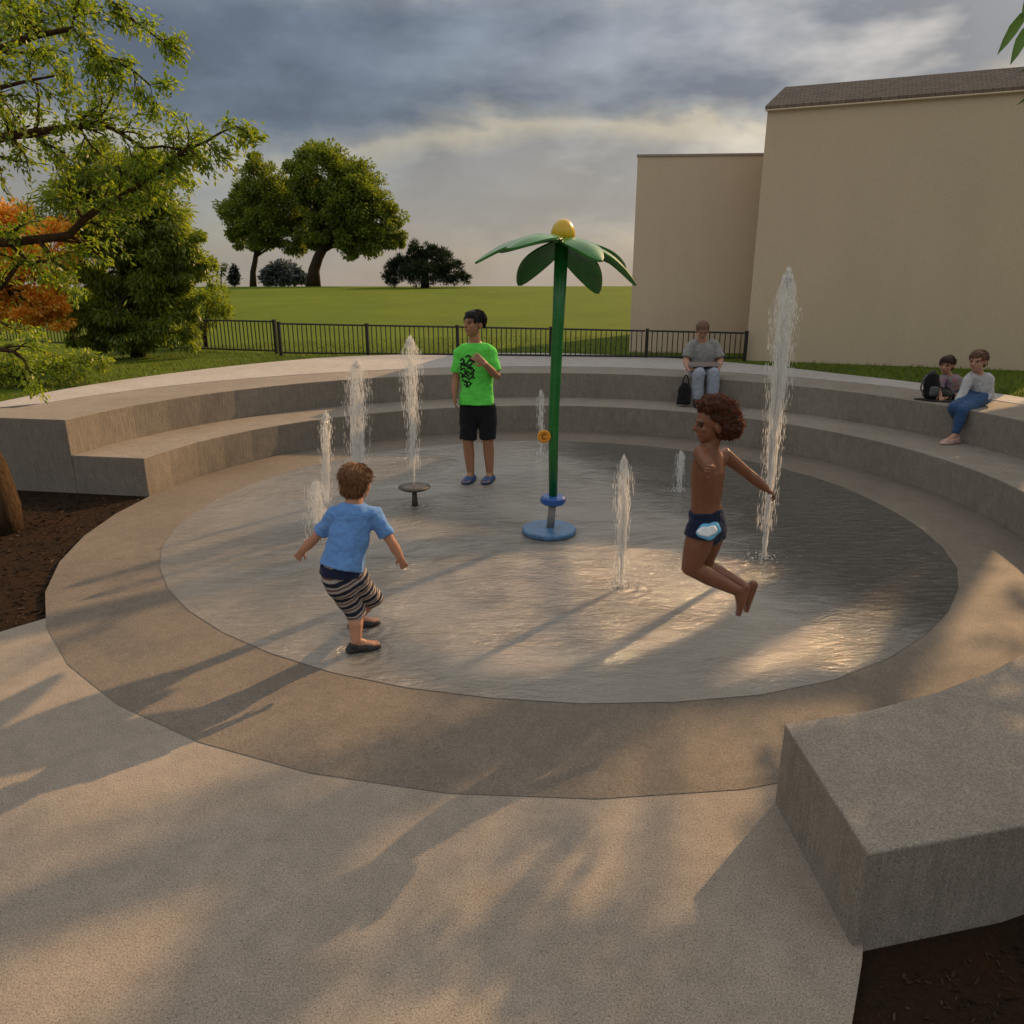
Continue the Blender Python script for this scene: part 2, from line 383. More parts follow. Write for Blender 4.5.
def tube(bm, pts, rad, side=None, n=10, cap='round', flat=None):
    """sweep ellipses along pts. rad: float or (rx, ry) per point; side: direction of rx"""
    pts = [V(p) for p in pts]; k = len(pts)
    if not hasattr(rad, '__len__'): rad = [rad]*k
    rad = [(r, r) if not hasattr(r, '__len__') else r for r in rad]
    c1, c2 = (cap, cap) if isinstance(cap, str) else cap
    rings = []
    tans = [((pts[min(i+1, k-1)]-pts[max(i-1, 0)]).normalized()) for i in range(k)]
    def add(p, t, rx, ry, s):
        s = (s - t*s.dot(t))
        s = s.normalized() if s.length > 1e-6 else t.orthogonal().normalized()
        u = t.cross(s)
        rings.append([bm.verts.new(p + s*(math.cos(2*PI*j/n)*rx) + u*(math.sin(2*PI*j/n)*ry)) for j in range(n)])
    s0 = V(side) if side is not None else (V((0, 0, 1)) if abs(tans[0].z) < .9 else V((1, 0, 0))).cross(tans[0])
    if c1 == 'round':
        for a in (80, 55, 28):
            q = min(rad[0]); add(pts[0]-tans[0]*q*math.sin(R(a)), tans[0], rad[0][0]*math.cos(R(a)), rad[0][1]*math.cos(R(a)), s0)
    for p, t, r in zip(pts, tans, rad):
        if side is None:
            s0 = s0 - t*s0.dot(t); s0 = s0.normalized() if s0.length > 1e-6 else t.orthogonal()
        add(p, t, r[0], r[1], s0)
    if c2 == 'round':
        for a in (28, 55, 80):
            q = min(rad[-1]); add(pts[-1]+tans[-1]*q*math.sin(R(a)), tans[-1], rad[-1][0]*math.cos(R(a)), rad[-1][1]*math.cos(R(a)), s0)
    for a, b in zip(rings, rings[1:]):
        for j in range(n): bm.faces.new((a[j], a[(j+1) % n], b[(j+1) % n], b[j]))
    bm.faces.new(rings[0][::-1]); bm.faces.new(rings[-1])
def ball(bm, c, r, axes=None, u=14, v=10):
    r = (r, r, r) if not hasattr(r, '__len__') else r
    m = Matrix.Identity(4)
    if axes is not None:
        a, b, d = axes
        m = Matrix((( a.x, b.x, d.x, 0), (a.y, b.y, d.y, 0), (a.z, b.z, d.z, 0), (0, 0, 0, 1)))
    m = Matrix.Translation(V(c)) @ m @ Matrix.Diagonal((*r, 1))
    bmesh.ops.create_uvsphere(bm, u_segments=u, v_segments=v, radius=1.0, matrix=m)
def box(bm, c, s, rot=None):
    m = Matrix.Translation(V(c)) @ (rot.to_4x4() if rot is not None else Matrix.Identity(4)) @ Matrix.Diagonal((*s, 1))
    bmesh.ops.create_cube(bm, size=1.0, matrix=m)
def lathe(bm, c, prof, n=32):
    rings = []
    for r, z in prof:
        rings.append([bm.verts.new(V(c)+V((r*math.cos(2*PI*j/n), r*math.sin(2*PI*j/n), z))) for j in range(n)])
    for a, b in zip(rings, rings[1:]):
        for j in range(n): bm.faces.new((a[j], a[(j+1) % n], b[(j+1) % n], b[j]))
    bm.faces.new(rings[0][::-1]); bm.faces.new(rings[-1])
def organic(name, bm, voxel, it, m, parent, lump=0.0, lsc=10.0, fac=0.5):
    """fuse overlapping closed shapes into one continuous smooth skin"""
    me = frm(bm, name+'_src'); t = bpy.data.objects.new('tmp', me); COL.objects.link(t)
    r = t.modifiers.new('r', 'REMESH'); r.mode = 'VOXEL'; r.voxel_size = voxel
    s = t.modifiers.new('s', 'SMOOTH'); s.factor = fac; s.iterations = it
    dg = bpy.context.evaluated_depsgraph_get(); dg.update()
    out = bpy.data.meshes.new_from_object(t.evaluated_get(dg))
    bpy.data.objects.remove(t); bpy.data.meshes.remove(me)
    out.name = name
    if lump:
        k = len(out.vertices); co = np.empty(k*3, np.float32); out.vertices.foreach_get('co', co)
        no = np.empty(k*3, np.float32); out.vertices.foreach_get('normal', no)
        co = co.reshape(-1, 3); no = no.reshape(-1, 3)
        d = np.array([noise.fractal(V((float(p[0]), float(p[1]), float(p[2])))*lsc, 0.9, 2.0, 3) for p in co], np.float32)
        co += no*(d*lump)[:, None]
        out.vertices.foreach_set('co', co.ravel()); out.update()
    o = link(name, out, m, parent, True)
    return o

# ------------------------------------------------------------------ ground, pad, seating
C = V((0.36, 6.66, 0)); R_POOL, R_RING = 3.27, 4.02
def sm01(x): x = min(1, max(0, x)); return x*x*(3-2*x)
def sfac(th): return sm01((th-110)/55.0)
def r1(th): return 4.0+0.11*sfac(th)+0.09*sm01((-50-th)/30)          # inner edge of the lower tier
def r2(th): return 4.80+0.12*sfac(th)          # inner edge of the upper tier
def r3(th): return 5.66+0.34*sfac(th)+1.3*sm01((th-164.5)/6.0)          # back of the upper tier
def pol(r, th, z=0): return V((C.x+r*math.cos(R(th)), C.y+r*math.sin(R(th)), z))
RB = [(-30, 6.5), (0, 6.2), (20, 6.15), (45, 6.45), (66, 7.25), (86, 7.95), (117, 8.05), (138, 7.25), (166, 6.45), (175, 6.4)]
def rb(th):
    return max(rb0(th), r3(th)+0.12)
def rb0(th):
    if th <= RB[0][0]: return RB[0][1]
    for (a, x), (b, y) in zip(RB, RB[1:]):
        if th <= b: return x+(y-x)*sm01((th-a)/(b-a)) if False else x+(y-x)*(th-a)/(b-a)
    return RB[-1][1]
TH0, TH1 = -79.6, 170.5; UP0 = -26
Z1, Z2 = 0.37, 0.735
def sector(name, fin, fout, a0, a1, z0, z1, m, parent=None, step=5.5, bev=0.008, skew=False):
    n = int(round((a1-a0)/step)); bm = bmesh.new(); rows = []
    for i in range(n+1):
        th = a0+(a1-a0)*i/n
        tq = a0-1.4 if (i == 0 and skew) else th
        p, q = pol(fin(th), th), pol(fout(tq), tq)
        rows.append([bm.verts.new((p.x, p.y, z0)), bm.verts.new((p.x, p.y, z1)), bm.verts.new((q.x, q.y, z1)), bm.verts.new((q.x, q.y, z0))])
    for a, b in zip(rows, rows[1:]):
        for j in range(4): bm.faces.new((a[j], a[(j+1) % 4], b[(j+1) % 4], b[j]))
    bm.faces.new(rows[0]); bm.faces.new(rows[-1][::-1])
    o = link(name, frm(bm, name), m, parent)
    if bev:
        b = o.modifiers.new('bevel', 'BEVEL'); b.width = bev; b.segments = 2; b.limit_method = 'ANGLE'; b.angle_limit = R(40)
    return o
# terrain sheet
def terrain():
    rs = [5.2, 6, 7, 8, 9, 10.5, 12, 14, 17, 21, 26, 32, 38, 44, 48, 51, 54, 57, 62, 70, 90, 130, 200, 320, 600, 1200]
    vs, fs = [], []; n = 144
    for r in rs:
        for i in range(n):
            th = -180+360*i/n
            x, y = C.x+r*math.cos(R(th)), C.y+r*math.sin(R(th))
            thp = th if th > -90 else th+360
            up = sm01((thp+46)/16.0)*sm01((169.9-thp)/6.0)
            d = math.hypot(x, y)
            far = 0.70+0.95*sm01((d-14)/42.0)
            if d > 56: far -= (d-56)*0.06
            low = -0.06 - max(0, (d-40))*0.06
            z = low+(far-low)*up if d < 56 else low+(far-low)*sm01((thp+50)/40)*sm01((215-thp)/40)
            if d > 9: z += 0.05*noise.noise(V((x*0.08, y*0.08, 3)))*min(1, (d-9)/10)
            vs.append((x, y, z))
    for k in range(len(rs)-1):
        for i in range(n):
            a, b = k*n+i, k*n+(i+1) % n
            fs.append((a, b, b+n, a+n))
    o = link('lawn', mesh('lawn', vs, fs), M['grass'], sm=True)
    return tag(o, kind='structure')
terrain()
def disc(name, r, z, m, n=64, wob=None):
    vs = [(C.x, C.y, z)]; fs = []
    for i in range(n):
        th = 360*i/n; rr = r*(1 if wob is None else wob(th)); p = pol(rr, th, z); vs.append(tuple(p))
    for i in range(n): fs.append((0, 1+i, 1+(i+1) % n))
    return tag(link(name, mesh(name, vs, fs), m), kind='structure')
disc('mulch_bed', 10.5, -0.03, M['mulch'])
pz = [atz(50, 617), V((-9.2, -2.8, 0)), V((-9.2, -9, 0)), V((0.25, -9, 0)), V((0.3, -1, 0)), V((0.62, 0.9, 0)), atz(852, 1024), atz(862, 962), pol(4.55, -78.2), pol(3.5, -77), pol(3.4, -110), pol(3.5, -145)]
bm = bmesh.new(); bm.faces.new([bm.verts.new(p) for p in pz]); 
ext = bmesh.ops.extrude_face_region(bm, geom=bm.faces[:]); 
for v in [e for e in ext['geom'] if isinstance(e, bmesh.types.BMVert)]: v.co.z -= 0.1
tag(link('plaza_pavement', frm(bm, 'plaza'), M['plaza']), kind='structure')
disc('ring_pavement', R_RING, 0.003, M['ring'], 40, lambda th: 1.0+0.010*math.cos(R(th-172))+0.004*math.cos(R(3*th)))
PT = [(0, 3.22), (4, 3.21), (20, 3.25), (60, 3.27), (120, 3.27), (165, 3.30), (192, 3.34), (206, 3.315), (218, 3.29), (234, 3.256), (260, 3.255), (281, 3.305), (291, 3.35), (301, 3.33), (313, 3.305), (328, 3.30), (337, 3.30), (348, 3.25), (360, 3.22)]
def pool_r(th):
    th %= 360
    for (a, x), (b, y) in zip(PT, PT[1:]):
        if th <= b: return (x+(y-x)*(th-a)/(b-a))/R_POOL
    return 1.0
disc('splash_pad_water', R_POOL, 0.006, M['water'], 44, pool_r)
seat = empty('tiered_seating', pol(4.8, 90), 'curved two-tier grey concrete seating wall wrapped round the wet splash pad', 'seating')
sector('lower_tier', r1, r2, TH0, TH1, -0.08, Z1, M['bench'], seat, skew=True)
sector('upper_tier', lambda t: r2(t)+0.003, r3, UP0, TH1, -0.08, Z2, M['bench'], seat)
tag(sector('footpath', lambda t: r3(t)+0.004, rb, UP0, TH1-0.2, 0.3, Z2+0.006, M['path'], None, 4, 0.004), kind='structure')

# bark chips on the mulch
def scatter_chips():
    vs, fs = [], []
    def chip(p, s):
        a = random.random()*PI; L = s*random.uniform(0.6, 1.6); w = s*random.uniform(0.2, 0.5); t = random.uniform(-.5, .5)
        q = Matrix.Rotation(a, 3, 'Z') @ Matrix.Rotation(t, 3, 'Y') @ Matrix.Rotation(random.uniform(-.6, .6), 3, 'X')
        k = len(vs)
        for x, y, z in ((-L, -w, 0), (L, -w*.6, 0), (L*.8, w, 0), (-L, w*.8, 0), (-L, -w, w*.5), (L, -w*.6, w*.5), (L*.8, w, w*.5), (-L, w*.8, w*.5)):
            vs.append(V(p)+q @ V((x, y, z)))
        for f in ((0, 3, 2, 1), (4, 5, 6, 7), (0, 1, 5, 4), (1, 2, 6, 5), (2, 3, 7, 6), (3, 0, 4, 7)): fs.append(tuple(k+i for i in f))
    for _ in range(3800):
        r = 4.9+3.5*random.random()**1.4; th = random.uniform(-80, -45); p = pol(r, th, -0.025)
        chip(p, random.uniform(0.004, 0.011))
    for _ in range(3800):
        r = random.uniform(4.05, 8); th = random.uniform(171, 213); p = pol(r, th, -0.025)
        chip(p, random.uniform(0.008, 0.024))
    for _ in range(1600):
        p = V((random.uniform(0.7, 2.2), random.uniform(0.6, 1.85), -0.025))
        chip(p, random.uniform(0.003, 0.008))
    tag(link('bark_mulch', mesh('bark_mulch', vs, fs), M['chips']), 'dark brown bark mulch chips filling the beds beside the concrete seating', 'mulch', kind='stuff')
scatter_chips()

def lawn_z(x, y):
    d = math.hypot(x, y)
    z = 0.70+0.95*sm01((d-14)/42.0)
    return z+ (0.05*noise.noise(V((x*0.08, y*0.08, 3)))*min(1, (d-9)/10) if d > 9 else 0)
def grass_blades():
    vs, fs = [], []
    def blade(x, y, h):
        k = len(vs); a = random.random()*PI; z = lawn_z(x, y)-0.015; w = h*0.09
        lx, ly = random.gauss(0, .4)*h, random.gauss(0, .4)*h
        c, s = math.cos(a)*w, math.sin(a)*w
        vs.extend(((x-c, y-s, z), (x+c, y+s, z), (x+lx*.5+c*.5, y+ly*.5+s*.5, z+h*.7), (x+lx, y+ly, z+h)))
        fs.append((k, k+1, k+2)); fs.append((k, k+2, k+3))
    for _ in range(46000):
        th = random.uniform(2, 172); r = rb(th)+0.02+4.2*random.random()**1.7
        p = pol(r, th)
        if p.y > 13.2 and p.x > 4: continue
        blade(p.x, p.y, random.uniform(0.03, 0.075))
    tag(link('grass', mesh('grass', vs, fs), M['blade']), 'short mown grass blades on the lawn behind the seating', 'grass', kind='stuff')
grass_blades()

# ------------------------------------------------------------------ buildings
def wallbox(bm, foot, z0, z1):
    lo = [bm.verts.new((p[0], p[1], z0)) for p in foot]; hi = [bm.verts.new((p[0], p[1], z1)) for p in foot]
    n = len(foot)
    for i in range(n): bm.faces.new((lo[i], lo[(i+1) % n], hi[(i+1) % n], hi[i]))
    bm.faces.new(hi); bm.faces.new(lo[::-1])
def buildings():
    A = V((4.17, 13.62, 0)); A = V((A.x, A.y, 0)); Bq = aty(1024, 90, 12.3); B = A+(V((Bq.x, Bq.y, 0))-A)*1.3; u = (B-A).normalized(); nrm = V((-u.y, u.x, 0))   # nrm points away
    s1 = V((.37, .93, 0)).normalized(); D = A+V((.47, .88, 0))*6.2; Cc = B+nrm*6; ze = 4.725
    b = empty('long_building', A, 'large windowless beige stucco building with sloping brown shingle roof', 'building')
    bm = bmesh.new(); wallbox(bm, [A, B, Cc, D], 0.2, ze); link('wall', frm(bm, 'wall'), M['stucco'], b)
    ov = 0.04; e = [A-u*ov-nrm*ov, B+u*ov-nrm*ov, Cc+u*ov+nrm*ov, D-u*ov+nrm*ov]
    ra = aty(785, 87, 14.12); rz = ra.z; dq = ray(1024, 65); rq = V((0, 0, H))+dq*((rz-H)/dq.z); rb_ = ra+V((B.x-A.x, B.y-A.y, 0))*.97; rc = rb_+nrm*2.6; rd = ra+V((.62, .78, 0))*2.6
    bm = bmesh.new(); uv = bm.loops.layers.uv.new()
    lo = [bm.verts.new((p.x, p.y, ze+0.003)) for p in e]; md = [bm.verts.new((p.x, p.y, ze+0.05)) for p in e]
    hi = [bm.verts.new((p.x, p.y, rz)) for p in (ra, rb_, rc, rd)]
    for i in range(4):
        bm.faces.new((lo[i], lo[(i+1) % 4], md[(i+1) % 4], md[i])); bm.faces.new((md[i], md[(i+1) % 4], hi[(i+1) % 4], hi[i]))
    bm.faces.new(hi); bm.faces.new(lo[::-1])
    bmesh.ops.recalc_face_normals(bm, faces=bm.faces)
    for f in bm.faces:
        for l in f.loops: l[uv].uv = (l.vert.co.dot(u), l.vert.co.dot(nrm)*1.1)
    link('roof', frm(bm, 'roof'), M['shingle'], b)
    bm = bmesh.new(); tube(bm, [A-u*.03-nrm*.05+V((0, 0, ze-.015)), B+u*.03-nrm*.05+V((0, 0, ze-.015))], 0.014, n=8, cap='flat')
    link('eave_trim', frm(bm, 'eave_trim'), M['stucco2'], b)
    P = aty(629.5, 340, 15.1); P.z = 0; Q = V((6.4, 14.80, 0)); u2 = (Q-P).normalized(); n2 = V((-u2.y, u2.x, 0)); s2 = V((.24, .97, 0)).normalized()
    zt = aty(634, 155, 15.1).z
    b2 = empty('flat_roofed_building', P, 'lower flat-roofed tan stucco building behind the black picket fence', 'building')
    bm = bmesh.new(); wallbox(bm, [P, Q, Q+n2*5, P+s2*5.1], 0.2, zt-0.03); link('wall', frm(bm, 'wall'), M['stucco2'], b2)
    bm = bmesh.new(); o_ = 0.02; wallbox(bm, [P-u2*o_-n2*o_, Q+u2*o_-n2*o_, Q+u2*o_+n2*(5+o_), P+s2*5.1-u2*o_+n2*o_], zt-0.028, zt+0.008)
    link('roof_coping', frm(bm, 'coping'), M['tray'], b2)
buildings()

# ------------------------------------------------------------------ fences
def fence(p0, p1, h0, h1, label, posts):
    root = empty('picket_fence', p0, label, 'fence', 'black metal fences behind the seating')
    L = (p1-p0).length; u = (p1-p0).normalized(); ang = math.atan2(u.y, u.x); rot = Matrix.Rotation(ang, 3, 'Z')
    def g(t):
        p = p0+(p1-p0)*t; p = p.copy(); p.z = lawn_z(p.x, p.y); return p
    ts = [i/(posts-1) for i in range(posts)]
    for t in ts:
        h = h0+(h1-h0)*t; bm = bmesh.new(); p = g(t)
        box(bm, p+V((0, 0, h/2-.03)), (0.055, 0.055, h+.10), rot); box(bm, p+V((0, 0, h+.03)), (0.066, 0.066, 0.016), rot)
        link('post', frm(bm, 'post'), M['iron'], root)
    for a, b in zip(ts, ts[1:]):
        bm = bmesh.new(); n = max(3, int((b-a)*L/0.088))
        for i in range(1, n):
            t = a+(b-a)*i/n; h = h0+(h1-h0)*t; p = g(t)
            box(bm, p+V((0, 0, h/2+.03)), (0.016, 0.016, h-.06), rot)
        pa, pb = g(a)+u*.036, g(b)-u*.036
        ha, hb = h0+(h1-h0)*a, h0+(h1-h0)*b
        for z in (0.06, None):
            qa = pa+V((0, 0, z if z else ha)); qb = pb+V((0, 0, z if z else hb))
            tube(bm, [qa, qb], [(0.016, 0.016)]*2, n=4, cap='flat')
        link('picket_panel', frm(bm, 'panel'), M['iron'], root)
fence(V((-16.5, 18.6, 0)), V((-4.62, 15.0, 0)), 0.62, 0.62, 'left run of black metal picket fence half hidden by the drooping willow', 6)
fence(V((-4.42, 14.62, 0)), V((4.12, 13.50, 0)), 0.60, 0.485, 'long run of black metal picket fence behind the seating ending at the building', 6)

# ------------------------------------------------------------------ spray flower
def flower():
    Y0 = 6.12
    base = atz(549, 534); top = aty(562, 240, Y0); col = aty(553, 500, Y0)
    base = V((col.x-0.02, Y0, 0.01))
    root = empty('spray_flower', base, 'tall green metal flower shower with drooping petals and yellow dome', 'water feature')
    bm = bmesh.new(); lathe(bm, atz(549, 533, 0.0)*1.0, [(0.215, 0.006), (0.232, 0.014), (0.232, 0.040), (0.222, 0.05), (0.05, 0.056)], 40)
    link('base_disc', frm(bm, 'base_disc'), M['bluegrey'], root)
    bd = atz(549, 533, 0.0)
    bm = bmesh.new(); tube(bm, [V((bd.x+.01, bd.y, 0.04)), V((col.x, col.y, col.z+.02))], [0.034, 0.030], n=16, cap='flat'); link('stub_pipe', frm(bm, 'stub'), M['steel'], root, True)
    bm = bmesh.new(); lathe(bm, V((col.x, col.y, col.z-.035)), [(0.085, 0), (0.108, 0.016), (0.108, 0.056), (0.09, 0.072), (0.05, 0.075)], 10)
    link('collar', frm(bm, 'collar'), M['blue'], root)
    bm = bmesh.new(); pts = [col+V((0, 0, 0.03)), col.lerp(top, .35)+V((-.018, 0, 0)), col.lerp(top, .7)+V((-.008, 0, 0)), top]
    tube(bm, pts, [0.036, 0.043, 0.047, 0.054], n=20, cap='flat'); link('pole', frm(bm, 'pole'), M['green_paint'], root, True)
    # push button with a pale squiggle
    kc = aty(544, 436, Y0-0.05)
    kn = bpy.data.meshes.new('k'); bm = bmesh.new()
    prof = [(0.046, 0), (0.054, 0.008), (0.054, 0.026), (0.046, 0.034), (0.040, 0.034), (0.036, 0.028), (0.02, 0.027)]
    lathe(bm, V((0, 0, 0)), prof, 28); bmesh.ops.rotate(bm, verts=bm.verts, cent=(0, 0, 0), matrix=Matrix.Rotation(R(90), 3, 'X')); bmesh.ops.translate(bm, verts=bm.verts, vec=kc)
    btn = link('push_button', frm(bm, 'button'), M['orange'], root, False)
    bm = bmesh.new(); tube(bm, [kc+V((math.cos(a)*.016, -0.030, math.sin(a)*.02)) for a in [R(50+i*26) for i in range(11)]], 0.0035, n=6)
    link('mark', frm(bm, 'mark'), M['ink'], btn, True)
    bm = bmesh.new(); hub = top+V((0.0, 0, 0.03))
    lathe(bm, hub, [(0.02, -0.07), (0.075, -0.04), (0.085, -0.01), (0.06, 0.0)], 28); link('hub', frm(bm, 'hub'), M['green_paint'], root, True)
    bm = bmesh.new(); dc = aty(563, 235.5, Y0)
    lathe(bm, dc, [(0.06, -0.05), (0.086, -0.03), (0.094, 0.0), (0.091, 0.035), (0.078, 0.07), (0.055, 0.10), (0.027, 0.115), (0.004, 0.119)], 32); link('dome', frm(bm, 'dome'), M['yellow'], root, True)
    tips = [((475, 263), -0.02, .155, .07), ((508, 249), -0.50, .145, .05), ((519, 285), 0.42, .155, .05), ((598, 293), 0.40, .155, .05), ((601, 261), -0.46, .135, .05), ((636, 285), 0.05, .15, .08), ((500, 252), 0.42, .15, .05), ((625, 268), 0.42, .15, .05)]
    for (tp, dy, w, arch) in tips:
        t = aty(tp[0], tp[1], Y0+dy); h0 = hub+V((0, 0, 0.0))
        ax = (t-h0); L = ax.length; d = ax.normalized(); sd = d.cross(V((0, 0, 1))).normalized(); up = sd.cross(d)
        bm = bmesh.new(); rows = []; n = 14
        for i in range(n+1):
            s = i/n; wid = w*(math.sin(PI*min(1, s**0.85*0.93+0.05)))**0.75
            if s > .97: wid = w*.10
            c = h0+d*(0.05+(L-0.05)*s)+up*(arch*math.sin(PI*s)*1.0)
            row = []
            for q in (-1, -.5, 0, .5, 1): row.append(c+sd*(wid*q)-up*(abs(q)**2*wid*.22))
            rows.append(row)
        for off in (0, 1):
            pass
        tops = [[bm.verts.new(p+up*.007) for p in r] for r in rows]; bots = [[bm.verts.new(p-up*.007) for p in r] for r in rows]
        for i in range(n):
            for q in range(4):
                bm.faces.new((tops[i][q], tops[i][q+1], tops[i+1][q+1], tops[i+1][q]))
                bm.faces.new((bots[i][q], bots[i+1][q], bots[i+1][q+1], bots[i][q+1]))
            for q in (0, 4):
                bm.faces.new((tops[i][q], tops[i+1][q], bots[i+1][q], bots[i][q]))
        for i in (0, n):
            for q in range(4): bm.faces.new((tops[i][q], tops[i][q+1], bots[i][q+1], bots[i][q]))
        o = link('petal', frm(bm, 'petal'), M['petal_green'], root, True)
        e = o.modifiers.new('e', 'EDGE_SPLIT'); e.split_angle = R(50)
flower()

# ------------------------------------------------------------------ water jets
def jet(base, top, wtop, wbase, label, strands=46, drops=420, fall=0.75, seed=1, foot=True):
    drops = int(drops*3.4)
    rnd = random.Random(seed)
    root = empty('water_jet', base, label, 'water jet', 'water jets rising from the splash pad')
    ax = top-base; L = ax.length
    bm = bmesh.new()
    def w(s): return wbase+(wtop-wbase)*sm01(s*1.25)
    # rising core strands, each breaking up at its own height
    strands = int(strands*0.85)
    for k in range(strands):
        a = rnd.random()*2*PI; q = math.sqrt(rnd.random())
        s1 = 1-abs(rnd.gauss(0, .22)); s0 = 0.0 if k < strands*.35 else rnd.random()*.55
        s1 = max(s0+.12, min(1, s1)); n = max(4, int((s1-s0)*L/0.05)); pts = []; rr = []
        ph = rnd.random()*6
        for i in range(n+1):
            s = s0+(s1-s0)*i/n; rad = w(s)*q*(0.75+.25*math.sin(ph+s*9))*.62
            pts.append(base+ax*s+V((math.cos(a+s*1.5)*rad+rnd.gauss(0, .0035), math.sin(a+s*1.5)*rad+rnd.gauss(0, .0035), 0)))
            rr.append((.0012+.0026*rnd.random()**1.6)*(1.2 if s < .5 else 1.0)*(.35 if i in (0, n) and s > .02 else 1))
        tube(bm, pts, rr, n=5, cap='flat')
    link('water_column', frm(bm, 'column'), M['spray'], root, True)
    vs, fs = [], []
    for k in range(drops):
        a = rnd.random()*2*PI
        if rnd.random() < fall:                       # falling skirt
            s = 1-rnd.random()**2.1*.88; q = .25+.9*rnd.random()
        else:
            s = 1-rnd.random()**2*.7+rnd.random()*.03; q = rnd.random()*.7
        rad = w(max(s, .45))*q*(1.0 if s < .9 else (1-(s-.9)*7 if s < 1.0 else .25))
        c = base+ax*s+V((math.cos(a)*rad, math.sin(a)*rad, 0))
        l = rnd.uniform(.008, .05)*(1.2-.5*s); t = rnd.uniform(.0008, .0022)
        m = len(vs); vs.extend((c+V((0, 0, l)), c+V((t, 0, 0)), c+V((0, t, 0)), c+V((-t, 0, 0)), c+V((0, -t, 0)), c-V((0, 0, l))))
        for i in range(4):
            fs.append((m, m+1+i, m+1+(i+1) % 4)); fs.append((m+5, m+1+(i+1) % 4, m+1+i))
    if foot:
        for k in range(90):                           # crown of splashes where it lands
            a = rnd.random()*2*PI; rad = abs(rnd.gauss(0, .07))+.01; c = V((base.x+math.cos(a)*rad, base.y+math.sin(a)*rad, .012+abs(rnd.gauss(0, .022)))); t = rnd.uniform(.002, .005)
            m = len(vs); vs.extend((c+V((0, 0, t*1.5)), c+V((t, 0, 0)), c+V((0, t, 0)), c+V((-t, 0, 0)), c+V((0, -t, 0)), c-V((0, 0, t*1.5))))
            for i in range(4):
                fs.append((m, m+1+i, m+1+(i+1) % 4)); fs.append((m+5, m+1+(i+1) % 4, m+1+i))
    o = link('droplets', mesh('droplets', vs, fs), M['spray'], root); o['kind'] = 'stuff'
    return root
def nozzle():
    b = atz(415, 506); dz = aty(415, 487, b.y).z
    root = empty('spray_nozzle', b, 'dark mushroom-shaped nozzle on a thin stem under the jet left of the teenager', 'nozzle')
    bm = bmesh.new(); tube(bm, [b+V((0, 0, 0)), V((b.x, b.y, dz-.02))], [0.03, 0.022], n=14, cap='flat'); link('stem', frm(bm, 'stem'), M['dark_metal'], root, True)
    bm = bmesh.new(); lathe(bm, V((b.x, b.y, dz)), [(0.03, -0.036), (0.12, -0.022), (0.152, -0.004), (0.150, 0.008), (0.11, 0.018), (0.02, 0.022)], 32); link('cap', frm(bm, 'cap'), M['dark_metal'], root, True)
    return V((b.x, b.y, dz+.02))
nz = nozzle()
def jt(px, py, qx, qy, *a, **k):
    b = atz(px, py); t = aty(qx, qy, b.y); return jet(b, t, *a, **k)
jet(nz, aty(410, 341, nz.y), 0.105, 0.010, 'tall thin water jet rising from the dark mushroom nozzle', 34, 520, .8, 1, False)
jt(358, 508, 357, 364, 0.125, 0.10, 'thick water jet behind the head of the boy in the blue shirt', 80, 520, .6, 2)
jt(326, 505, 326, 415, 0.075, 0.055, 'medium water jet just left of the thick jet behind the toddler', 48, 240, .5, 3)
jt(318, 541, 317, 484, 0.11, 0.10, 'low foamy water jet beside the left arm of the boy in the blue shirt', 40, 240, .5, 4)
jt(541, 456, 541, 392, 0.06, 0.03, 'faint thin water jet directly behind the green flower pole', 10, 120, .7, 5)
jt(621, 588, 624, 461, 0.068, 0.03, 'slender water jet between the flower pole and the jumping boy', 44, 260, .5, 6)
jt(763, 560, 788, 277, 0.100, 0.028, 'tallest water jet leaning right beside the jumping boy', 85, 900, .65, 7)
jt(679, 492, 681, 453, 0.06, 0.09, 'short pointed splash of water left of the jumping boy', 26, 110, .4, 8)

# ------------------------------------------------------------------ people
def axes_from(f, up=V((0, 0, 1))):
    f = V(f).normalized(); s = f.cross(V(up)).normalized(); u = s.cross(f).normalized()
    return f, s, u      # forward, right-hand side of the head, up
def head(bm, c, f, h, up=V((0, 0, 1))):
    f, s, u = axes_from(f, up); ax = (s, f, u)
    ball(bm, c+u*.12*h-f*.05*h, (.345*h, .43*h, .37*h), ax, 20, 14)     # skull
    ball(bm, c-u*.14*h+f*.10*h, (.275*h, .29*h, .33*h), ax, 18, 12)     # face
    ball(bm, c-u*.36*h+f*.20*h, (.15*h, .15*h, .11*h), ax)              # chin
    tube(bm, [c+u*.06*h+f*.37*h, c-u*.09*h+f*.455*h], [.04*h, .062*h])  # nose
    ball(bm, c-u*.10*h+f*.41*h, (.075*h, .06*h, .045*h), ax)
    tube(bm, [c-u*.225*h+f*.375*h-s*.07*h, c-u*.225*h+f*.395*h, c-u*.225*h+f*.375*h+s*.07*h], .032*h)   # lips
    tube(bm, [c+u*.10*h+f*.33*h-s*.15*h, c+u*.11*h+f*.37*h, c+u*.10*h+f*.33*h+s*.15*h], .05*h)          # brow
    for k in (-1, 1):
        ball(bm, c-u*.06*h+s*k*.345*h-f*.04*h, (.045*h, .09*h, .13*h), ax)                              # ears
        ball(bm, c-u*.09*h+f*.26*h+s*k*.15*h, (.10*h, .10*h, .09*h), ax)                                # cheeks
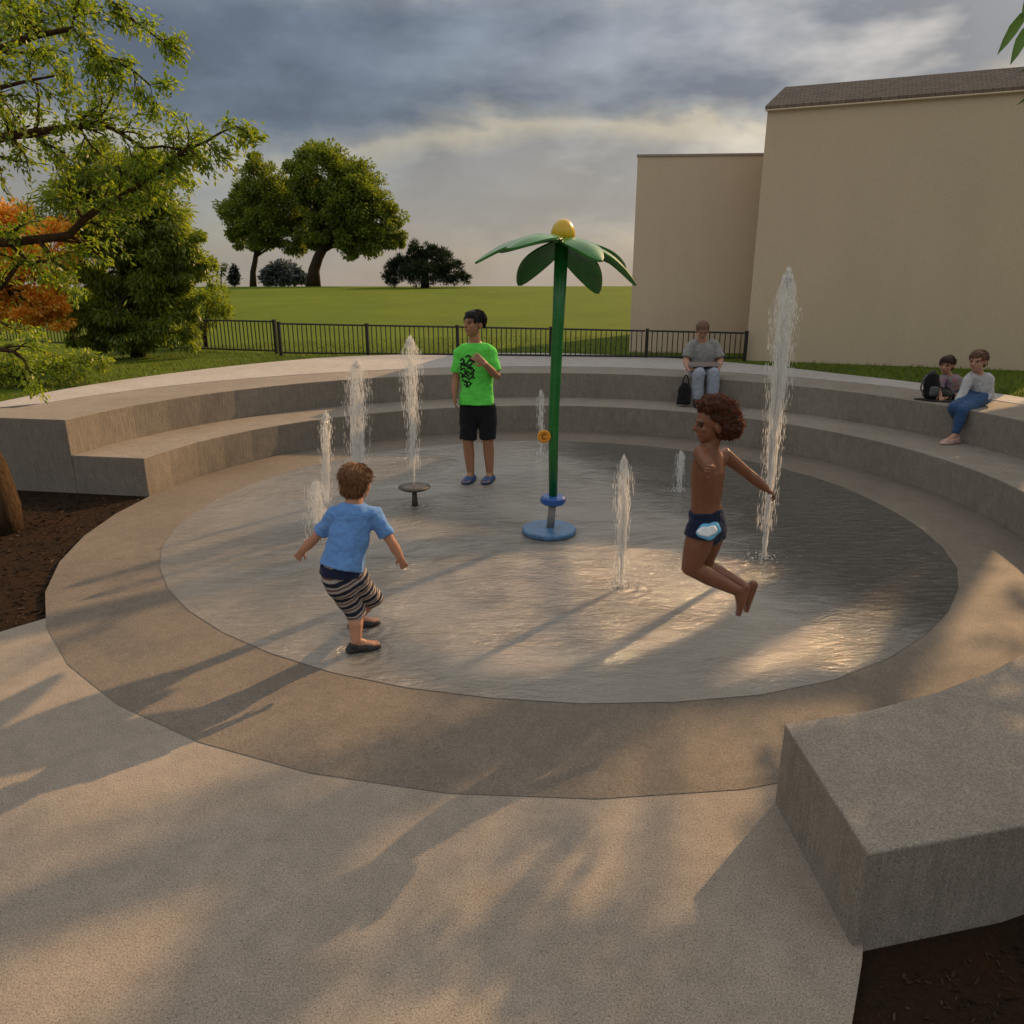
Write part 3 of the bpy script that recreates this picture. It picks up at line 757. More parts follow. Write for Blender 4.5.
def eyes(root, c, f, h, up=V((0, 0, 1)), brow=None):
    f, s, u = axes_from(f, up); ax = (s, f, u)
    for k in (-1, 1):
        bm = bmesh.new(); ball(bm, c+u*.005*h+f*.345*h+s*k*.135*h, (.055*h, .035*h, .026*h), ax, 12, 8); link('eye', frm(bm, 'eye'), M['eye'], root, True)
        if brow:
            bm = bmesh.new(); tube(bm, [c+u*.085*h+f*.36*h+s*k*.06*h, c+u*.115*h+f*.375*h+s*k*.14*h, c+u*.085*h+f*.32*h+s*k*.22*h], .018*h, n=6); link('eyebrow', frm(bm, 'eyebrow'), M[brow], root, True)
    bm = bmesh.new(); tube(bm, [c-u*.225*h+f*.392*h-s*.075*h, c-u*.222*h+f*.418*h, c-u*.225*h+f*.392*h+s*.075*h], .020*h, n=6); link('mouth', frm(bm, 'mouth'), M['lips'], root, True)
def hand(bm, wrist, d, palm, L, curl=0.35, thumb=1, spread=0.16):
    """d: direction of the hand, palm: direction the palm faces, thumb: +1/-1 side"""
    d = V(d).normalized(); palm = V(palm); palm = (palm-d*palm.dot(d)).normalized(); s = d.cross(palm)*thumb
    pl = .48*L; r = .052*L
    tube(bm, [wrist, wrist+d*pl*.5, wrist+d*pl*.95], [(.17*L, .11*L), (.215*L, .105*L), (.215*L, .085*L)], side=s)
    for i, ln in enumerate((.42, .47, .43, .34)):
        o = (1.5-i)*.115*L; b = wrist+d*pl*.92+s*o; dd = (d+s*(1.5-i)*spread*.5).normalized()
        p = [b]; ang = curl*.55
        for seg, fr in enumerate((.45, .32, .26)):
            v = dd*math.cos(ang)+palm*math.sin(ang); p.append(p[-1]+v*ln*L*fr); ang += curl
        tube(bm, p, [r*1.05, r, r*.92, r*.8], n=8)
    b = wrist+d*pl*.22+s*.17*L
    v = (d*.62+s*.62+palm*.30).normalized(); v2 = (d*.88+s*.15+palm*.35).normalized()
    tube(bm, [b, b+v*.21*L, b+v*.21*L+v2*.17*L, b+v*.21*L+v2*.30*L], [r*1.5, r*1.25, r*1.05, r*.85], n=8)
def foot(bm, ankle, d, L, down=V((0, 0, -1)), toes=True, drop=.27):
    d = V(d).normalized(); dn = V(down); dn = (dn-d*dn.dot(d)).normalized(); s = d.cross(dn)
    heel = ankle-d*.16*L+dn*drop*L*.72
    tube(bm, [heel, ankle+d*.22*L+dn*drop*L*.62, ankle+d*.55*L+dn*drop*L*.78], [(.13*L, .15*L), (.155*L, .17*L), (.185*L, .09*L)], side=s)
    tube(bm, [ankle, ankle+d*.25*L+dn*drop*L*.5], [.15*L, .14*L])
    if toes:
        for i in range(5):
            b = ankle+d*.55*L+dn*drop*L*.82+s*(i-2)*.072*L
            tube(bm, [b, b+d*(.25-.025*abs(i-1))*L], [.05*L, .042*L], n=8)
def shoe(name, ankle, d, L, z, m, root, open_=False):
    bm = bmesh.new(); d = V((d[0], d[1], 0)).normalized(); s = V((-d.y, d.x, 0)); a = V((ankle.x, ankle.y, z))
    tube(bm, [a-d*.22*L+V((0, 0, .10*L)), a+V((0, 0, .12*L)), a+d*.32*L+V((0, 0, .11*L)), a+d*.66*L+V((0, 0, .085*L))], [(.17*L, .15*L), (.19*L, .17*L), (.235*L, .17*L), (.20*L, .115*L)], side=s)
    if not open_: tube(bm, [a-d*.10*L+V((0, 0, .16*L)), a-d*.06*L+V((0, 0, .28*L))], [.20*L, .19*L], cap='flat')
    bx = [(-.38, .12), (-.24, .19), (.1, .20), (.4, .25), (.68, .21), (.84, .10)]
    vs = [a+d*x*L+s*w*L for x, w in bx]+[a+d*x*L-s*w*L for x, w in bx[::-1]]
    lo = [bm.verts.new(v) for v in vs]; hi = [bm.verts.new(v+V((0, 0, .075*L))) for v in vs]; n = len(vs)
    for i in range(n): bm.faces.new((lo[i], lo[(i+1) % n], hi[(i+1) % n], hi[i]))
    bm.faces.new(hi); bm.faces.new(lo[::-1])
    return organic(name, bm, L*.032, 3, m, root)
def strands(name, pts, dirs, length, thick, m, root, curl=0.0, gravity=0.0, seg=3, seed=1):
    rnd = random.Random(seed); bm = bmesh.new()
    for p, d in zip(pts, dirs):
        q = [V(p)]; v = V(d).normalized(); l = length*rnd.uniform(.6, 1.25)/seg
        for k in range(seg):
            v = (v+V((rnd.gauss(0, curl), rnd.gauss(0, curl), rnd.gauss(0, curl)-gravity))).normalized(); q.append(q[-1]+v*l)
        tube(bm, q, [thick]+[thick*.8]*(seg-1)+[thick*.3], n=3, cap='flat')
    return link(name, frm(bm, name), m, root, True)
def hair_cap(c, f, h, up, m, root, name='hair', back=.1, low=-.22, tuft=0.02, front=.30, n=900, seed=3, length=.2, vox=None):
    f, s, u = axes_from(f, up); ax = (s, f, u); bm = bmesh.new(); rnd = random.Random(seed)
    ball(bm, c+u*.155*h-f*.07*h, (.385*h, .455*h, .375*h), ax, 22, 16)
    ball(bm, c-u*.02*h-f*.20*h, (.33*h, .29*h, .33*h), ax, 18, 12)
    me = frm(bm, 'cap')
    bm = bmesh.new(); bm.from_mesh(me); bpy.data.meshes.remove(me)
    o = organic(name, bm, vox or h*.028, 3, m, root, h*tuft, 16/h*.2)
    # drop the part in front of the face
    b2 = bmesh.new(); b2.from_mesh(o.data)
    dele = []
    for v in b2.verts:
        q = v.co-c; y = q.dot(f)/h; z = q.dot(u)/h; x = abs(q.dot(s))/h
        lim = .22 if y > .12 else (.04 if y > -.02 else low)
        if y > .05 and x > .28: lim = .05
        if z < lim+.03*noise.noise(q*40): dele.append(v)
    bmesh.ops.delete(b2, geom=dele, context='VERTS')
    # locks laid over the cap
    fc = [fa for fa in b2.faces]; picks = [rnd.choice(fc) for _ in range(n)]
    pts, dr = [], []
    for fa in picks:
        p = fa.calc_center_median(); nn = fa.normal
        flow = (-u*.7-f*.25+u*.0); flow = (flow-nn*flow.dot(nn)); q = p-c
        if q.dot(f)/h > .1: flow = (f*.8-u*.5); flow = flow-nn*flow.dot(nn)
        pts.append(p-nn*.004*h); dr.append(flow.normalized()+nn*rnd.uniform(.0, .13))
    b2.to_mesh(o.data); b2.free(); smooth(o.data)
    sd = o.modifiers.new('s', 'SOLIDIFY'); sd.thickness = h*.02
    lk = strands('hair_lock', pts, dr, length*h, .011*h, m, o, .09, .0, 3, seed); lk['kind'] = 'stuff'
    return o
def decal(name, shirt, strokes, rad, m, parent, dirn=V((0, 1, 0)), off=0.004, n=5):
    """lay strokes (world polylines) onto a garment by projecting along dirn"""
    me = shirt.data; bvh = BVHTree.FromPolygons([v.co for v in me.vertices], [tuple(p.vertices) for p in me.polygons])
    bm = bmesh.new()
    for st in strokes:
        pts = []
        for p in st:
            hit = bvh.ray_cast(V(p)-dirn*1.0, dirn)
            if hit[0] is not None: pts.append(hit[0]-dirn*off*.4)
        if len(pts) > 1: tube(bm, pts, rad, n=n, cap='flat')
    return link(name, frm(bm, name), m, parent, True)

def person_toddler():
    Y = 3.95; J = lambda x, y, d=0.0: aty(x, y, Y+d)
    g1 = atz(357, 656); root = empty('person', g1, 'small child in blue t-shirt and striped shorts seen from behind, arms out, stepping through water', 'person')
    hc = J(357, 483, .10); f = V((.30, .93, -.12)); h = .215
    nk = J(354, 503, .05); ch = J(352, 522, .03); wa = J(345, 550, -.02); pe = J(341, 572, -.05)
    sL, sR = J(338, 514, .02), J(373, 514, .05)
    eL, wL = J(314, 539, .06), J(302, 551, .10); eR, wR = J(392, 543, .05), J(400, 557, .07)
    hA, kA, aA = J(337, 580, -.05), J(356, 612, .05), V((0, 0, 0)); gA = atz(357, 652); aA = V((gA.x, gA.y, .075))
    gB = atz(358, 628); hB, kB, aB = J(353, 578, -.02), J(371, 598, .17), V((gB.x, gB.y, .075))
    sd = V((1, 0.1, 0))
    bm = bmesh.new(); head(bm, hc, f, h)
    tube(bm, [J(355, 495, .07), nk], [.046, .05])
    tube(bm, [nk, ch, wa, pe], [(.052, .046), (.098, .068), (.088, .065), (.096, .076)], side=sd)
    for s_, e_, w_, d, th in ((sL, eL, wL, wL-eL, 1), (sR, eR, wR, wR-eR, -1)):
        tube(bm, [s_, s_.lerp(e_, .5), e_, e_.lerp(w_, .45), w_], [.040, .033, .028, .030, .021]); hand(bm, w_, d+V((0, 0, -.03)), V((0, .8, -.2)), .105, .35, th)
    for hp, k, a in ((hA, kA, aA), (hB, kB, aB)):
        tube(bm, [hp, k], [.064, .047]); tube(bm, [k, k.lerp(a, .4)+V((0, -.012, 0)), a], [.045, .044, .029]); foot(bm, a, V((.93, .35, 0)), .165)
    organic('body', bm, .0042, 4, M['skin_t'], root); eyes(root, hc, f, h)
    hair_cap(hc, f, h, V((0, 0, 1)), M['hair_brown'], root, low=-.33, n=1500, length=.22, seed=5)
    bm = bmesh.new(); pe2 = J(341, 568, -.05)
    tube(bm, [J(354, 503.5, .05), J(353, 512, .04), ch, wa, pe2], [(.066, .062), (.115, .082), (.116, .092), (.112, .098), (.124, .112)], side=sd, cap='flat', n=18)
    for s_, e_ in ((sL, eL), (sR, eR)): tube(bm, [ch.lerp(s_, .75), s_, s_.lerp(e_, .72)], [.060, .058, .047], cap=('round', 'flat'), n=14)
    organic('t_shirt', bm, .0055, 5, M['shirt_blue'], root, .010, 9)
    ax = (kA-hA).normalized(); M['stripe'] = stripes(ax*-1, .066)
    bm = bmesh.new(); tube(bm, [J(341, 570, -.05), J(341, 576, -.05), J(343, 584, -.04)], [(.106, .088), (.112, .093), (.108, .093)], side=sd, n=18)
    for hp, k, q in ((hA, kA, 1.05), (hB, kB, 1.1)): tube(bm, [hp+V((0, 0, .01)), hp.lerp(k, .5), hp.lerp(k, q)], [.080, .071, .063], cap=('round', 'flat'), n=16)
    organic('striped_shorts', bm, .0055, 4, M['stripe'], root, .010, 9)
    bm = bmesh.new(); tube(bm, [J(341.5, 566, -.05), J(341, 573.5, -.05)], [(.115, .097), (.120, .102)], side=sd, cap='flat', n=24)
    organic('waistband', bm, .0055, 3, M['navy'], root, .006, 10)
    for a in (aA, aB): shoe('shoe', a, (.93, .35), .17, .011, M['shoe_dark'], root)
person_toddler()

def person_jumper():
    Y = 4.0; J = lambda x, y, d=0.0: aty(x, y, Y+d)
    root = empty('person', J(742, 618), 'shirtless curly-haired boy in navy swim briefs jumping in mid-air', 'person')
    hc = J(712, 424); f = V((-1, -.12, -.06)); h = .215
    nk = J(709, 449, 0); ch = J(708, 472, 0); wa = J(706, 503, 0); pe = J(707, 523, .0)
    sd = V((.75, .66, 0))
    sN, eN, wN = J(701, 453, -.07), J(709, 467, -.17), J(711, 468, -.28)
    sF, eF, wF = J(724, 455, .08), J(747, 473, .13), J(765, 488, .12)
    hN, kN, aN = J(702, 532, -.04), J(691, 567, -.06), J(738, 591, -.04)
    hF, kF, aF = J(711, 531, .07), J(702, 565, .09), J(746, 588, .06)
    bm = bmesh.new(); head(bm, hc, f, h)
    tube(bm, [J(713, 438), nk], [.046, .05])
    tube(bm, [nk, J(708, 458), ch, J(707, 490), wa, pe], [(.06, .055), (.105, .066), (.112, .082), (.10, .078), (.092, .074), (.10, .085)], side=sd, n=16)
    tube(bm, [sN.lerp(ch, .3), sN, sN.lerp(eN, .5), eN, eN.lerp(wN, .4), wN], [.05, .046, .038, .033, .033, .024]); hand(bm, wN, V((-.15, -1, .05)), V((-1, 0, 0)), .12, .9, 1)
    tube(bm, [sF.lerp(ch, .3), sF, sF.lerp(eF, .5), eF, eF.lerp(wF, .4), wF], [.05, .046, .037, .032, .033, .024]); hand(bm, wF, V((.75, 0, -.5)), V((-.5, .1, -.8)), .12, .65, 1)
    for hp, k, a, yo in ((hN, kN, aN, -1), (hF, kF, aF, 1)):
        tube(bm, [hp, hp.lerp(k, .5), k], [.082, .074, .054], n=14)
        tube(bm, [k, k.lerp(a, .35)+V((.01, 0, -.008)), a], [.052, .050, .031], n=12)
        foot(bm, a, V((-.20, .02*yo, -1)), .185, V((.95, 0, -.2)), True)
    organic('body', bm, .0042, 5, M['skin_b'], root); eyes(root, hc, f, h, brow='hair_black')
    # rounded curly hair
    f_, s_, u_ = axes_from(f); cc = J(722, 416); rnd = random.Random(4)
    bm = bmesh.new(); ball(bm, cc, (.088, .096, .088), (s_, f_, u_), 24, 16); ball(bm, J(727, 425), (.088, .085, .08), (s_, f_, u_), 20, 12)
    ball(bm, J(718, 409), (.09, .085, .075), (s_, f_, u_), 20, 12); ball(bm, J(711, 406), (.085, .066, .052), (s_, f_, u_), 20, 12)
    hr = organic('curly_hair', bm, .006, 4, M['hair_auburn'], root, .018, 30)
    fc = hr.data.polygons; pts, dr = [], []
    for _ in range(5200):
        p = fc[rnd.randrange(len(fc))]; pts.append(V(p.center)-V(p.normal)*.004); dr.append(V(p.normal)+V((rnd.gauss(0, .5), rnd.gauss(0, .5), rnd.gauss(0, .5))))
    lk = strands('curl', pts, dr, .021, .0014, M['curls'], hr, .8, 0, 4, 9); lk['kind'] = 'stuff'
    bm = bmesh.new()
    tube(bm, [J(706, 509), J(707, 523), J(707, 531)], [(.106, .088), (.113, .096), (.10, .092)], side=sd, cap=('flat', 'round'), n=20)
    for hp, k in ((hN, kN), (hF, kF)): tube(bm, [hp+V((0, 0, .025)), hp.lerp(k, .12)], [.088, .092], cap=('round', 'flat'), n=16)
    br = organic('swim_briefs', bm, .005, 3, M['navy'], root, .005, 14)
    def patch(name, cx, cy, rx, ry, off, m, pts):
        bvh = BVHTree.FromPolygons([v.co for v in br.data.vertices], [tuple(p.vertices) for p in br.data.polygons]); dn = V((0, 1, 0))
        bm = bmesh.new(); rings = []; n = 28; cen = None
        def put(x, y):
            o = J(x, y)-dn; h_ = bvh.ray_cast(o, dn); q = h_[0] if h_[0] is not None else o+dn*.9
            return bm.verts.new(q-dn*off)
        for f in (0.02, .35, .7, 1.0):
            row = []
            for i in range(n):
                a = 2*PI*i/n; k = 1+pts*math.cos(2*a+.5)+.08*math.sin(5*a)
                row.append(put(cx+math.cos(a)*rx*f*k, cy+math.sin(a)*ry*f*k))
            rings.append(row)
        for r_, q_ in zip(rings, rings[1:]):
            for i in range(n): bm.faces.new((r_[i], r_[(i+1) % n], q_[(i+1) % n], q_[i]))
        bm.faces.new(rings[0])
        o = link(name, frm(bm, name), m, br, True); sd_ = o.modifiers.new('s', 'SOLIDIFY'); sd_.thickness = .002
    patch('light_blue_patch', 704.5, 524.5, 11.5, 8.5, .0025, M['ltblue'], .12)
    patch('white_patch', 702.5, 524, 8.5, 5.6, .005, M['white'], .22)
person_jumper()

def person_teen():
    Y = 7.85; J = lambda x, y, d=0.0: aty(x, y, Y+d)
    root = empty('person', atz(480, 482), 'standing teenage boy in neon green t-shirt and black shorts near the seating', 'person')
    hc = J(474, 323.5, -.02); f = V((-.72, -.68, .03)); h = .265
    nk = J(475, 341); ch = J(475, 362); wa = J(477, 388); pe = J(478, 403); sd = V((1, 0, 0))
    sL, eL, wL = J(460, 352), J(456, 377, .02), J(454.5, 394, -.04)
    sR, eR, wR = J(490, 352), J(497, 377, -.06), J(485, 364, -.24)
    hA, kA, aA = J(469, 408), J(468, 441, -.04), J(471, 475.5, -.0); hB, kB, aB = J(487, 408), J(488, 441, -.04), J(490, 475.5, .0)
    bm = bmesh.new(); head(bm, hc, f, h)
    tube(bm, [J(474, 332), nk], [.056, .062]); tube(bm, [nk, J(475, 350), ch, wa, pe], [(.062, .058), (.155, .085), (.16, .10), (.145, .10), (.15, .105)], side=sd, n=16)
    for s_, e_, w_, d, pm, th in ((sL, eL, wL, V((0, -.1, -1)), V((1, .2, 0)), -1), (sR, eR, wR, V((-.75, -.2, .6)), V((-.3, 1, 0)), 1)):
        tube(bm, [s_, s_.lerp(e_, .5), e_, e_.lerp(w_, .4), w_], [.048, .045, .040, .042, .029]); hand(bm, w_, d, pm, .175, .3, th)
    for hp, k, a in ((hA, kA, aA), (hB, kB, aB)):
        tube(bm, [hp, k], [.09, .062]); tube(bm, [k, k.lerp(a, .35)+V((0, .015, 0)), a], [.058, .06, .037]); foot(bm, V((a.x, a.y, .085)), V((-.3, -1, 0)), .23)
    organic('body', bm, .0055, 4, M['skin_y'], root); eyes(root, hc, f, h, brow='hair_black')
    hair_cap(hc, f, h, V((0, 0, 1)), M['hair_black'], root, low=-.10, n=900, length=.13, seed=8)
    bm = bmesh.new(); tube(bm, [J(475, 342.8), J(475, 348), ch, wa, J(477, 404)], [(.088, .082), (.16, .105), (.178, .125), (.168, .128), (.185, .148)], side=sd, cap='flat', n=20)
    for s_, e_ in ((sL, eL), (sR, eR)): tube(bm, [ch.lerp(s_, .7)+V((0, 0, .05)), s_, s_.lerp(e_, .78)], [.070, .066, .068], cap=('round', 'flat'), n=14)
    sh = organic('t_shirt', bm, .008, 5, M['shirt_green'], root, .016, 6)
    bm = bmesh.new(); tube(bm, [J(477, 402), J(478, 406), J(478, 412)], [(.15, .11), (.162, .12), (.162, .12)], side=sd, n=18)
    for hp, k in ((hA, kA), (hB, kB)): tube(bm, [hp, hp.lerp(k, .95)], [.10, .093], cap=('round', 'flat'), n=16)
    organic('shorts', bm, .008, 4, M['black_cloth'], root, .012, 7)
    rnd = random.Random(3); st = []
    def sp(*p): st.append([J(x, y) for x, y in p])
    sp((461, 360), (463, 357.5), (465, 360), (463, 363), (461, 366), (463, 368)); sp((466, 356), (469, 354.5), (472, 357), (469, 360), (467, 362), (470, 364), (473, 362))
    sp((461, 369), (465, 367), (468, 371), (464, 374), (461, 372)); sp((468, 367), (472, 366), (475, 369), (471, 373), (469, 370))
    sp((462, 376), (466, 375), (470, 378), (473, 375), (475, 377)); sp((463, 379), (466, 381), (469, 380), (472, 382), (469, 385), (465, 383.5)); sp((470, 357), (474, 359), (475, 362)); sp((463, 364), (468, 365), (472, 368))
    sp((464, 358.5), (465, 362), (467, 365)); sp((471, 355), (471, 359), (474, 361)); sp((461, 363), (464, 362), (466, 364)); sp((465, 370), (467, 373), (470, 375)); sp((463, 373), (463, 377)); sp((472, 370), (474, 372), (473, 375)); sp((466, 379), (468, 383), (467, 386)); sp((470, 365), (473, 368))
    decal('shirt_print', sh, st, .0105, M['ink'], sh)
    for a in (aA, aB): shoe('slipper', a, (-.35, -1), .235, .011, M['shoe_blue'], root, True)
person_teen()

def person_man():
    ye = lambda x: C.y+math.sqrt(4.8**2-(x-C.x)**2)
    ex = atz(702, 378, Z2).x; E_ = V((ex, ye(ex), 0)); Y = E_.y+.12; J = lambda x, y, d=0.0: aty(x, y, Y+d)
    root = empty('person', V((E_.x, E_.y+.15, Z2)), 'man in grey t-shirt, cap and pale trousers sitting on the upper tier near the fence', 'person')
    hc = J(702.5, 330, .02); f = V((-.12, -.9, -.42)); h = .25
    nk = J(702, 342, .05); ch = J(703, 353, .07); pe = V((J(703, 370, .1).x, Y+.10, Z2+.11)); wa = ch.lerp(pe, .55); sd = V((1, 0, 0))
    sL, eL, wL = J(690.5, 346, .05), J(686, 360, -.02), J(688, 368.5, -.2); sR, eR, wR = J(715, 346, .05), J(720.5, 360, -.02), J(718, 368.5, -.2)
    legs = []
    for dx in (-.175, .03):
        hp = pe+V((dx*.6-.01, 0, -.02)); k = V((pe.x+dx, ye(pe.x+.2)-.09, Z2+.075)); a = k+V((0, -.03, 0)); a.z = Z1+.085
        legs.append((hp, k, a))
    legs.sort(key=lambda q: q[1].x)
    bm = bmesh.new(); head(bm, hc, f, h); tube(bm, [hc-V((0, 0, .07)), nk], [.06, .066]); tube(bm, [nk, J(702, 347.5, .06), ch, wa, pe], [(.066, .062), (.17, .10), (.175, .118), (.165, .12), (.17, .13)], side=sd, n=16)
    for s_, e_, w_, th in ((sL, eL, wL, -1), (sR, eR, wR, 1)):
        tube(bm, [s_, s_.lerp(e_, .5), e_, e_.lerp(w_, .4), w_], [.06, .053, .044, .046, .032]); hand(bm, w_, V((-.2*th*-1*0+(.35 if th < 0 else -.35), -.9, -.25)), V((0, -.25, .95)), .18, .45, th)
    for hp, k, a in legs: tube(bm, [hp, k], [.09, .065]); tube(bm, [k, a], [.06, .04]); foot(bm, a, V((-.05, -1, 0)), .24)
    organic('body', bm, .007, 4, M['skin_w'], root); eyes(root, hc, f, h)
    f_, s_, u_ = axes_from(f); bm = bmesh.new(); ball(bm, hc+u_*.17*h-f_*.06*h, (.385*h, .46*h, .34*h), (s_, f_, u_), 20, 14)
    tube(bm, [hc+u_*.2*h+f_*.3*h, hc+u_*.17*h+f_*.62*h], [(.28*h, .03*h), (.22*h, .025*h)], side=s_)
    organic('cap', bm, .008, 3, M['hair_light'], root)
    bm = bmesh.new(); tube(bm, [nk-V((0, 0, .01)), J(702, 347, .06), ch, wa, pe-V((0, 0, .03))], [(.098, .092), (.185, .125), (.20, .148), (.20, .155), (.205, .165)], side=sd, cap='flat', n=20)
    for s_, e_ in ((sL, eL), (sR, eR)): tube(bm, [ch.lerp(s_, .7)+V((0, 0, .05)), s_, s_.lerp(e_, .85)], [.075, .072, .078], cap=('round', 'flat'), n=14)
    organic('t_shirt', bm, .010, 5, M['shirt_grey'], root, .018, 6)
    bm = bmesh.new(); tube(bm, [pe+V((0, .02, .04)), pe+V((0, -.04, -.02))], [(.185, .14), (.18, .12)], side=sd)
    for hp, k, a in legs: tube(bm, [hp, k], [.108, .088]); tube(bm, [k+V((0, 0, .01)), k.lerp(a, .95)], [.09, .082], cap=('round', 'flat'))
    organic('trousers', bm, .010, 4, M['pale_trousers'], root, .012, 7)
    for hp, k, a in legs: shoe('shoe', a, (-.05, -1), .25, Z1+.004, M['shoe_dark'], root)
    # tray on his lap
    t = tag(link('tray', mesh('tray', [], []), None), 'shallow grey tray held on the seated man\'s lap', 'tray')
    bm = bmesh.new(); c = (wL+wR)/2+V((0, -.03, .05)); box(bm, c, (.40, .20, .012)); 
    for sx, sy, lx, ly in ((0, .1, .40, .012), (0, -.1, .40, .012), (.2, 0, .012, .188), (-.2, 0, .012, .188)): box(bm, c+V((sx, sy, .0135)), (lx, ly, .04))
    t.data = frm(bm, 'tray'); t.data.materials.append(M['tray'])
    # bag standing by his leg
    bx = atz(686, 402, Z1); by = Y-.13
    bc = legs[0][2]+V((-.19, .0, 0)); bc.z = Z1
    b = empty('bag', bc, 'dark shoulder bag standing on the lower tier against the seated man\'s leg', 'bag')
    bm = bmesh.new(); tube(bm, [bc+V((0, 0, .03)), bc+V((0.0, 0, .12)), bc+V((.01, 0, .27)), bc+V((.02, 0, .33))], [(.10, .055), (.105, .065), (.085, .05), (.06, .03)], side=V((1, .1, 0)), n=16, cap='flat'); organic('bag_body', bm, .012, 3, M['bag'], b, .014, 9)
    bm = bmesh.new(); tube(bm, [bc+V((-.04+.10*i/8, 0, .31+.13*math.sin(PI*i/8))) for i in range(9)], .009, n=8); link('handle', frm(bm, 'handle'), M['bag'], b, True)
person_man()

def person_woman():
    q = atz(972, 407, Z2); Y = q.y+.02; J = lambda x, y, d=0.0: aty(x, y, Y+d)
    root = empty('person', V((q.x, q.y+.15, Z2)), 'woman in pale long-sleeved top and blue jeans sitting on the upper tier', 'person')
    hc = J(978, 361, .1); f = V((-.80, -.58, -.10)); h = .232
    nk = J(978, 373, .13); ch = J(979, 386, .14); pe = V((J(983, 404).x, Y+.17, Z2+.10)); wa = ch.lerp(pe, .55); sd = V((.83, -.56, 0))
    sL, eL, wL = J(969.5, 378, .12), J(963, 393, .05), J(955, 404, -.03); sR, eR, wR = J(988.5, 379, .13), J(990, 396, .06), J(974, 405.5, -.06)
    hA = pe+V((-.05, -.03, -.01)); kA = J(953, 408, -.14); aA = J(967, 441, -.06); aA.z = Z1+.085
    hB = pe+V((.06, -.06, -.01)); kB = J(962, 411, -.20); aB = J(954, 440, -.22); aB.z = Z1+.085
    bm = bmesh.new(); head(bm, hc, f, h); tube(bm, [hc-V((0, 0, .07)), nk], [.05, .054]); tube(bm, [nk, J(979, 378, .13), ch, wa, pe], [(.054, .05), (.112, .066), (.122, .085), (.115, .085), (.145, .115)], side=sd, n=16)
    for s_, e_, w_, d, th in ((sL, eL, wL, V((-.4, -.7, -.35)), -1), (sR, eR, wR, V((-.85, -.3, -.15)), 1)):
        tube(bm, [s_, s_.lerp(e_, .5), e_, e_.lerp(w_, .4), w_], [.042, .037, .031, .031, .025]); hand(bm, w_, d, V((0, 0, -1)), .165, .35, th)
    for hp, k, a, fd in ((hA, kA, aA, V((.1, -1, 0))), (hB, kB, aB, V((-.9, -.4, 0)))): tube(bm, [hp, k], [.066, .046]); tube(bm, [k, a], [.044, .031]); foot(bm, a, fd, .21)
    organic('body', bm, .0062, 4, M['skin_w'], root); eyes(root, hc, f, h, brow='hair_light')
    o = hair_cap(hc, f, h, V((0, 0, 1)), M['hair_light'], root, low=-.25, n=700, length=.15, seed=12)
    f_, s_, u_ = axes_from(f); 
    bm = bmesh.new(); tube(bm, [nk-V((0, 0, .022)), J(979, 378, .13), ch, wa, pe-V((0, 0, .03))], [(.082, .074), (.138, .09), (.142, .108), (.132, .105), (.165, .138)], side=sd, cap='flat', n=20)
    for s_, e_, w_ in ((sL, eL, wL), (sR, eR, wR)): tube(bm, [ch.lerp(s_, .7)+V((0, 0, .04)), s_, e_, e_.lerp(w_, .88)], [.062, .060, .049, .038], cap=('round', 'flat'), n=14)
    organic('knit_top', bm, .008, 5, M['shirt_pale'], root, .016, 7)
    bm = bmesh.new(); tube(bm, [pe+V((0, .02, .03)), pe+V((-.03, -.04, -.015))], [(.16, .125), (.155, .105)], side=sd)
    for hp, k, a in ((hA, kA, aA), (hB, kB, aB)): tube(bm, [hp, k], [.088, .063]); tube(bm, [k, k.lerp(a, .92)], [.061, .044], cap=('round', 'flat'))
    organic('jeans', bm, .008, 4, M['denim'], root, .010, 9)
    shoe('shoe', aA, (.1, -1), .23, Z1+.004, M['shoe_pink'], root); shoe('shoe', aB, (-.9, -.4), .23, Z1+.004, M['shoe_pink'], root)
person_woman()

